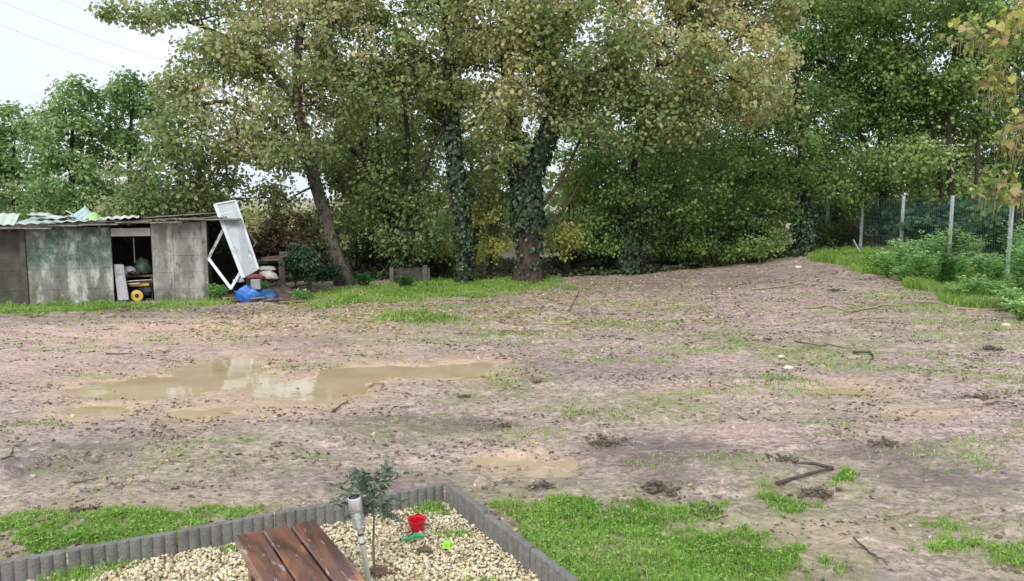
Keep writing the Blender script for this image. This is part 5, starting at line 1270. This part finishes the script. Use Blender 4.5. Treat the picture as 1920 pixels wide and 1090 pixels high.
# ------------------------------------------------------------------ planter: edging, gravel
EDG=basic('concrete_edging',(.145,.14,.132),(.215,.208,.20),14,.88,bump=.5,bscale=60,c3=(.13,.135,.115),s3=3)
def edging(a, d, n, L_, ztop, labels, side, grp):
    for i in range(n):
        th=.055; m=max(int(round(L_/.085)),3); Lr=L_-.012; seg=10
        zt=ztop[i]; z0=-.12; prof=[]
        for f in (0,1):
            row=[]
            for k in range(m*seg+1):
                u=k/(m*seg); bul=abs(math.sin(math.pi*u*m))**.6*.017
                row.append((u*Lr,(th/2+bul-.008)*(1 if f==0 else -1)))
            prof.append(row)
        out=prof[0]+prof[1][::-1]; N_=len(out); vs=[]; fs=[]
        cx=Lr/2
        for z,k in ((z0,1),(zt-.010,1),(zt-.003,.96),(zt,.84)):
            for x,y in out: vs.append((cx+(x-cx)*(1-(1-k)*.02),y*k,z))
        for j in range(3):
            for k in range(N_): fs.append((j*N_+k,j*N_+(k+1)%N_,(j+1)*N_+(k+1)%N_,(j+1)*N_+k))
        h=m*seg+1
        for k in range(h-1): b=3*N_; fs.append((b+k,b+k+1,b+N_-2-k,b+N_-1-k))
        o=MB().add(vs,fs).build('edging_slab',EDG,smooth=True,angle=35)
        p=a+d*(L_*i+(.035 if side else 0.035)); o.location=(p.x,p.y,0); o.rotation_euler=(0,random.Random(i).uniform(-.012,.012),math.atan2(d.y,d.x)); tag(o,labels[i],'edging slab',grp)
EG='scalloped grey concrete edging slabs around the gravel bed'
LL=(flat(338,1000,.19)-flat(515,958,.19)).length
NL=5
edging(PC,dl,NL+1,LL,[.20,.195,.20,.19,.19,.19],['edging slab just left of the corner of the gravel bed','edging slab behind the olive sapling, second left of the corner','edging slab behind the bench end, third left of the corner','edging slab fourth left of the corner with grass behind','edging slab reaching the left border','edging slab beyond the left border'][:NL+1],0,EG)
LR=LL
edging(PC,dr,4,LR,[.215,.185,.185,.18],['first edging slab right of the corner, standing slightly higher','second edging slab right of the corner beside the lawn','third edging slab right of the corner at the lower border','edging slab nearest the camera on the right side'],1,EG)
GZ=.045
def gravel():
    rs=np.random.RandomState(240)
    # bed sheet
    c=PC; V=[c+dl*.02+dr*.02, c+dl*6.2+dr*.02, c+dl*6.2+dr*4.2, c+dl*.02+dr*4.2]; V=[(v.x,v.y,GZ-.03) for v in V]
    n=40; A=[]
    P0=np.array(V)
    g=[]
    for j in range(n+1):
        for i in range(n+1):
            u=i/n;v=j/n; p=(P0[0]*(1-u)+P0[1]*u)*(1-v)+(P0[3]*(1-u)+P0[2]*u)*v; p=p.copy(); p[2]+=.02*(vnoise(np.array([p[0]*2]),np.array([p[1]*2]),3)[0]-.5); g.append(p)
    F=[]; 
    for j in range(n):
        for i in range(n): q=j*(n+1)+i; F.append((q,q+1,q+n+2,q+n+1))
    tag(mesh_np('gravel_bed',g,np.array(F),basic('bed_soil',(.22,.17,.11),(.38,.31,.21),20,.95,bump=.8),smooth=True),kind='structure')
    n=60000; u=rs.uniform(.03,5.2,n); v=rs.uniform(.03,3.6,n); x=PC.x+dl.x*u+dr.x*v; y=PC.y+dl.y*u+dr.y*v
    k=(y>3.6)&(x>-4.6)&(x<1.6); x=x[k];y=y[k];n=len(x); s=.006+.013*rs.rand(n)**1.8; z=GZ-.026+.02*(vnoise(x*2,y*2,3)-.5)+s*.35+rs.rand(n)*.014
    rocks('gravel',np.stack([x,y,z],1),s,[(.66,.57,.38),(.74,.65,.47),(.55,.44,.27),(.80,.74,.60),(.40,.32,.21)],[3,3,2.4,1.4,1.6],rs,STONE,'cream coloured gravel filling the edged bed','gravel',flatz=.75,rough=.2)
    # grass and weeds inside
    for i,(name,px,py,rx,ry,cnt,hh,lab) in enumerate([('grass_clump',120,1078,75,16,700,.10,'lush grass clump inside the bed at the lower left'),('grass_clump',225,1052,42,13,420,.09,'leafy grass clump against the left edging'),('grass_clump',800,952,48,13,600,.10,'grass clump in the corner of the gravel bed'),('grass_clump',440,1027,36,7,160,.05,'low weed patch left of the bench'),('grass_clump',850,1002,38,8,260,.05,'thin green grass beside the lime toy'),('grass_clump',665,960,28,14,220,.07,'pale grass tuft behind the solar light'),('grass_clump',1060,1085,30,20,120,.05,'sparse blades at the foot of the right edging'),('grass_clump',920,985,16,20,90,.05,'few pale blades along the right edging'),('grass_clump',890,1088,60,9,90,.04,'sparse blades in the gravel at the lower border')]):
        e=ell(px,py,rx,ry,1,GZ); xx=e[0]+rs.normal(size=cnt)*e[2]*.5; yy=e[1]+rs.normal(size=cnt)*e[3]*.5
        k=planter_mask(xx,yy,.04)>.9; xx=xx[k];yy=yy[k];m=len(xx)
        if m<5: print('empty clump',lab); continue
        o=blades(name,xx-e[0],yy-e[1],np.full(m,0.0),rs.uniform(.4,1,m)*hh,np.full(m,.006),GP[:4] if 'pale' not in lab else GP[2:],[2,4,3,1] if 'pale' not in lab else [1,1,1],rs,lab,lean=1.1,cat='grass clump',kind=None); o.location=(e[0],e[1],GZ-.01); o['group']='grass clumps growing in the gravel bed'
    g=flat(712,1072,GZ); P=np.stack([g.x+rs.normal(size=90)*.05,g.y+rs.normal(size=90)*.04,np.full(90,GZ)],1)
    rocks('soil_crumbs',P,rs.uniform(.006,.018,90),[(.16,.10,.07),(.22,.14,.10)],[1,1],rs,CLOD,'brown soil crumbs around the olive sapling stem','soil',kind='stuff')
    g=flat(795,1029,GZ+.02); t=LUMP('earth_clod','small dark clod of earth on the gravel below the green toy','clod',(g.x,g.y,GZ+.012),.035,basic('dark_clod',(.10,.07,.05),(.2,.15,.1),30,.9,bump=.6),44,sc=(1.6,.9,.6),amp=.6,det=8)
gravel()

# ------------------------------------------------------------------ bench
def bench():
    m,t=new_mat('stained_bench_wood'); N=t.nodes.new; K=t.links.new
    o=N('ShaderNodeOutputMaterial'); p=N('ShaderNodeBsdfPrincipled'); K(p.outputs[0],o.inputs[0])
    tc=N('ShaderNodeTexCoord'); oi=N('ShaderNodeObjectInfo'); ml=N('ShaderNodeMath'); ml.operation='MULTIPLY'; ml.inputs[1].default_value=13.7; K(oi.outputs['Random'],ml.inputs[0]); cv=N('ShaderNodeCombineXYZ'); K(ml.outputs[0],cv.inputs[0]); K(ml.outputs[0],cv.inputs[1]); K(ml.outputs[0],cv.inputs[2])
    def nz(sc,st,d=6,dist=0):
        mp=N('ShaderNodeMapping'); K(cv.outputs[0],mp.inputs['Location']); mp.inputs['Scale'].default_value=st; K(tc.outputs['Object'],mp.inputs[0]); x=N('ShaderNodeTexNoise'); x.inputs['Scale'].default_value=sc; x.inputs['Detail'].default_value=d; x.inputs['Distortion'].default_value=dist; K(mp.outputs[0],x.inputs[0]); return x.outputs[0]
    def ramp(s,a,b,ca=(0,0,0),cb=(1,1,1)):
        x=N('ShaderNodeValToRGB'); x.color_ramp.elements[0].position=a; x.color_ramp.elements[1].position=b; x.color_ramp.elements[0].color=c4(ca); x.color_ramp.elements[1].color=c4(cb); K(s,x.inputs[0]); return x.outputs[0]
    def mix(f,a,b):
        x=N('ShaderNodeMixRGB'); K(f,x.inputs[0])
        for i,c in ((1,a),(2,b)):
            if isinstance(c,tuple): x.inputs[i].default_value=c4(c)
            else: K(c,x.inputs[i])
        return x.outputs[0]
    col=ramp(nz(9,(1,.12,1),7,1.5),.35,.65,(.060,.022,.017),(.19,.075,.05))
    col=mix(ramp(nz(3.4,(1,.4,1),5,.6),.53,.61),col,mix(ramp(nz(12,(1,.15,1)),.4,.6),(.42,.16,.045),(.26,.095,.03)))
    col=mix(ramp(nz(7,(1.6,.35,1),3,2.5),.63,.68),col,(.34,.25,.23))
    K(col,p.inputs['Base Color']); K(ramp(nz(6,(1,.4,1)),.35,.65,(.08,)*3,(.32,)*3),p.inputs['Roughness']); p.inputs['Coat Weight'].default_value=.25; p.inputs['Coat Roughness'].default_value=.12
    b=N('ShaderNodeBump'); b.inputs['Strength'].default_value=.35; b.inputs['Distance'].default_value=.006; K(nz(22,(1,.1,1),5,1),b.inputs['Height']); K(b.outputs[0],p.inputs['Normal'])
    zt=.46; A=flat(440,1004,zt); B=flat(590,974,zt)
    # direction of the planks in the photo: right edge runs towards (689,1090)
    d=(flat(689,1090,zt)-B).normalized(); wv=(B-A); across=(wv-d*wv.dot(d)); width=across.length; across=across.normalized()
    ang=math.atan2(d.y,d.x)-math.pi/2     # local y = along the planks
    org=A+Vector((0,0,0)); 
    t_=empty('wooden_bench',(A.x,A.y,0),ang,'low bench of three thick dark stained planks at the bottom left of the middle','bench')
    Rm=Matrix.Rotation(-ang,3,'Z'); loc_ac=Rm@across; sg=1 if loc_ac.x>0 else -1
    lb=Rm@wv
    gap=.014; pw=(width-2*gap)/3; Ln=1.35; rnd=random.Random(2)
    for k in range(3):
        x=sg*(k*(pw+gap)+pw/2); y0=lb.y*(x/lb.x) if abs(lb.x)>1e-4 else 0
        mb=MB(); mb.box((0,Ln/2,0),(pw,Ln,.075),bev=.009)
        ob=mb.build('seat_plank',m,t_,smooth=True,angle=20); ob.location=(x,y0*1.0+rnd.uniform(-.004,.004),zt-.0375+rnd.uniform(-.002,.002))
    for y in (.20,1.15): MB().box((sg*width/2,y,zt-.115),(width-.06,.09,.075),bev=.006).build('crossbeam',m,t_)
    for y in (.20,1.15):
        for x in (.09,width-.09): MB().box((sg*x,y,(zt-.155)/2+.005),(.09,.085,zt-.155),bev=.006).build('leg',m,t_)
bench()

# ------------------------------------------------------------------ solar light
def solar():
    Yb=5.22; b=at(690,1086,Yb); top=at(664,932,Yb-.05); b.z=GZ-.03 if b.z>GZ else b.z
    b=flat(691,1088,GZ); top=at(664,932,b.y-.06); ax=(top-b); Lh=ax.length; q=ax.to_track_quat('Z','Y')
    t=empty('solar_path_light',b,0,'steel solar path light with clear tube leaning beside the bench','lamp'); t.rotation_mode='QUATERNION'; t.rotation_quaternion=q
    st=basic('brushed_steel',(.72,.73,.74),(.82,.83,.84),10,.3,metal=.7,stretch=(1,1,.1)); blk=basic('solar_cell',(.02,.02,.03),(.04,.04,.06),20,.15)
    cl,tt=new_mat('clear_plastic'); N=tt.nodes.new; o=N('ShaderNodeOutputMaterial'); p=N('ShaderNodeBsdfPrincipled'); tt.links.new(p.outputs[0],o.inputs[0]); p.inputs['Base Color'].default_value=(.86,.88,.87,1); p.inputs['Roughness'].default_value=.15; p.inputs['Transmission Weight'].default_value=.75; p.inputs['IOR'].default_value=1.2
    r=.047; z=Lh
    MB().lathe([(r*.98,z-.085),(r,z-.08),(r,z-.004),(r*.96,z),(r*.85,z+.001)],n=32).build('cap',st,t,smooth=True,angle=30)
    MB().lathe([(r*.86,z),(r*.84,z-.006),(.001,z-.006)],n=32).build('solar_panel',blk,t)
    MB().lathe([(r*.92,z-.086),(r*.92,z-.225),(r*.86,z-.23),(.02,z-.232)],n=32).build('clear_tube',cl,t,smooth=True,angle=30)
    MB().lathe([(.001,z-.12),(.012,z-.12),(.018,z-.135),(.018,z-.155),(.010,z-.165),(.010,z-.229)],n=16).build('bulb',basic('bulb_white',(.75,.75,.72),(.8,.8,.78),5,.4),t,smooth=True)
    MB().lathe([(.017,z-.233),(.019,z-.24),(.019,.0),(.015,-.12)],n=24).build('pole',st,t,smooth=True,angle=30)
    for k,(z0,z1,c) in enumerate([(z-.285,z-.268,(.05,.06,.10)),(z-.335,z-.295,(.72,.73,.76)),(z-.352,z-.342,(.05,.06,.10))]):
        MB().lathe([(.0202,z0),(.0202,z1)],n=24).build('label_band',basic('label_%d'%k,c,None,5,.5),t)
solar()

# ------------------------------------------------------------------ olive sapling
def olive():
    rs=np.random.RandomState(250); g=flat(702,1070,GZ); Y=g.y
    t=empty('olive_sapling',g,0,'young olive sapling with grey green leaves in the gravel behind the solar light','sapling')
    mb=MB(); P=[];N=[];U=[]
    stem=[Vector((0,0,-.02)),Vector((-.004,0,.2)),Vector((.004,.01,.38)),Vector((-.012,0,.55)),Vector((.0,0,.70))]
    mb.tube(stem,[.010,.009,.007,.005,.002],8)
    ends=[]
    for k in range(50):
        u=rs.uniform(.36,.99)**.8; i=min(int(u*4),3); p=stem[i].lerp(stem[i+1],u*4-i); a=rs.rand()*6.283; l=rs.uniform(.12,.30)*(1.3-u*.6); rise=rs.uniform(-.15,.7)
        e=p+Vector((math.cos(a)*l,math.sin(a)*l,l*rise)); md=p.lerp(e,.5)+Vector((0,0,l*.12)); mb.tube([p,md,e],[.0035,.0025,.0012],5)
        for q in range(int(20*l/.2)+7):
            v=rs.uniform(.15,1.05); c=p.lerp(md,v*2) if v<.5 else md.lerp(e,(v-.5)*2); dd=(e-p).normalized()+Vector(rand_dirs(1,rs)[0])*.8; dd.normalize(); s=rs.uniform(.035,.06)
            P.append(c+dd*s*.5); U.append(dd); N.append(Vector(rand_dirs(1,rs)[0])*.6+Vector((0,0,.6)))
    mb.build('stem',basic('olive_bark',(.16,.13,.10),(.25,.21,.17),20,.8),t,smooth=True)
    P=np.array(P);U=np.array(U);N=np.array(N);N/=np.linalg.norm(N,axis=1,keepdims=True); n=len(P)
    V,F,k=leaves_mesh(P,N,U,rs.uniform(.042,.07,n),.24,rs,'narrow'); col=palette(n,[(.17,.23,.17),(.24,.31,.235),(.38,.44,.36),(.10,.15,.11)],[3,3,1.5,2],rs)
    mesh_np('foliage',V,F,LEAF,t,cols=np.repeat(col,k,0).astype(np.float32))
olive()

# ------------------------------------------------------------------ toys
def toys():
    red=basic('red_plastic',(.62,.012,.03),(.70,.02,.045),5,.35); grn=basic('green_plastic',(.03,.42,.14),(.05,.50,.18),5,.35); lime=basic('lime_toy_plastic',(.30,.66,.04),(.36,.74,.07),5,.35)
    g=flat(782,994,GZ); mb=MB(); R=Matrix.Rotation(math.radians(6),3,'X'); n=40
    # castle bucket with fluted sides and crenellated rim
    prof=[(.043,0),(.062,.095),(.064,.10)]; vs=[];fs=[]
    for lay in (0,1):
        for (r,z) in [(.052,.0),(.056,.02),(.062,.055),(.066,.075),(.073,.08),(.074,.095)]:
            for k in range(n):
                a=2*math.pi*k/n; rr=(r-.004*lay)*(1+.02*(1 if (k//2)%2 else 0)); zz=z+(.003 if lay and z==0 else 0)-(.008 if z>.09 and (k//4)%2 else 0)
                vs.append(R@Vector((rr*math.cos(a),rr*math.sin(a),zz)))
    for lay in (0,1):
        for j in range(5):
            for k in range(n): b=lay*6*n+j*n; fs.append((b+k,b+(k+1)%n,b+n+(k+1)%n,b+n+k))
    for k in range(n): b=5*n; c=11*n; fs.append((b+k,b+(k+1)%n,c+(k+1)%n,c+k))
    fs.append(tuple(range(n))); fs.append(tuple(range(6*n,7*n)))
    mb.add(vs,fs); t=empty('toy_bucket',(g.x,g.y,GZ+.008),0,'small red plastic toy bucket standing on the gravel','toy bucket'); mb.build('pail',red,t)
    mb=MB(); mb.tube([R@Vector(p) for p in [(-.066,0,.10),(-.06,-.045,.085),(0,-.078,.07),(.06,-.045,.085),(.066,0,.10)]],.003,6); mb.build('handle',red,t,smooth=True)
    g=flat(772,1016,GZ); t=empty('toy_shovel',(g.x,g.y,GZ+.018),math.radians(8),'green plastic toy shovel lying on the gravel in front of the red bucket','toy shovel')
    mb=MB(); mb.tube([(-.075,0,.0),(-.03,.0,.012),(.02,0,.014)],[.012,.011,.012],10); mb.build('handle',grn,t,smooth=True)
    mb=MB(); vs=[];fs=[]; nn=10
    for lay in (0,1):
        for j in range(nn+1):
            for i in range(nn+1):
                u=i/nn; v=j/nn-.5; x=.01+u*.085; y=v*.062*(1-.25*u*u); z=.006+.022*(abs(v)*2)**2+.008*(1-u)-lay*.004; vs.append((x,y,z+.004))
    m=(nn+1)**2
    for j in range(nn):
        for i in range(nn): q=j*(nn+1)+i; fs.append((q,q+1,q+nn+2,q+nn+1)); fs.append((m+q+nn+1,m+q+nn+2,m+q+1,m+q))
    for i in range(nn):
        fs.append((i,i+1,m+i+1,m+i)); e=nn*(nn+1)+i; fs.append((e+1,e,m+e,m+e+1)); q=i*(nn+1); fs.append((q+nn+1,q,m+q,m+q+nn+1)); q+=nn; fs.append((q,q+nn+1,m+q+nn+1,m+q))
    mb.add(vs,fs).build('scoop',grn,t,smooth=True,angle=50)
    g=flat(838,1028,GZ); mb=MB(); n=30; vs=[];fs=[]
    for lay in (0,1):
        for (r,z) in [(.012,.034),(.024,.032),(.031,.01),(.034,0),(.042,-.002)]:
            for k in range(n): a=2*math.pi*k/n; rr=(r-.002*lay)*(1+.22*math.cos(5*a)); vs.append((rr*math.cos(a),rr*math.sin(a),z-.002*lay))
    for lay in (0,1):
        for j in range(4):
            for k in range(n): b=lay*5*n+j*n; fs.append((b+k,b+(k+1)%n,b+n+(k+1)%n,b+n+k))
    for k in range(n): b=4*n;c=9*n; fs.append((b+k,b+(k+1)%n,c+(k+1)%n,c+k))
    fs.append(tuple(range(n)))
    o=mb.add(vs,fs).build('toy_sand_mould',lime,smooth=True,angle=50); o.location=(g.x,g.y,GZ+.02); o.rotation_euler=(.3,.2,.4); tag(o,'lime green star shaped toy sand mould on the gravel right of the shovel','toy mould')
toys()

# ------------------------------------------------------------------ power lines, far left sky
def cables():
    m=basic('cable',(.52,.54,.56),None,5,.7)
    for i,(a,b,lab) in enumerate([((-40,-15),(330,120),'uppermost thin power cable crossing the sky at the top left'),((70,-20),(420,110),'thin power cable reaching the top border of the sky'),((-40,30),(330,160),'lowest thin power cable in the left sky')]):
        p=at(a[0],a[1],60); q=at(b[0],b[1],75); pts=[]
        d=q-p
        for k in range(-6,22):
            u=k/15; c=p+d*u; c.z+= .9*(u-.5)**2*1.2-.3; pts.append(c)
        tag(MB().tube(pts,.014,6).build('power_cable',m,smooth=True),lab,'cable','power cables in the sky')
cables()
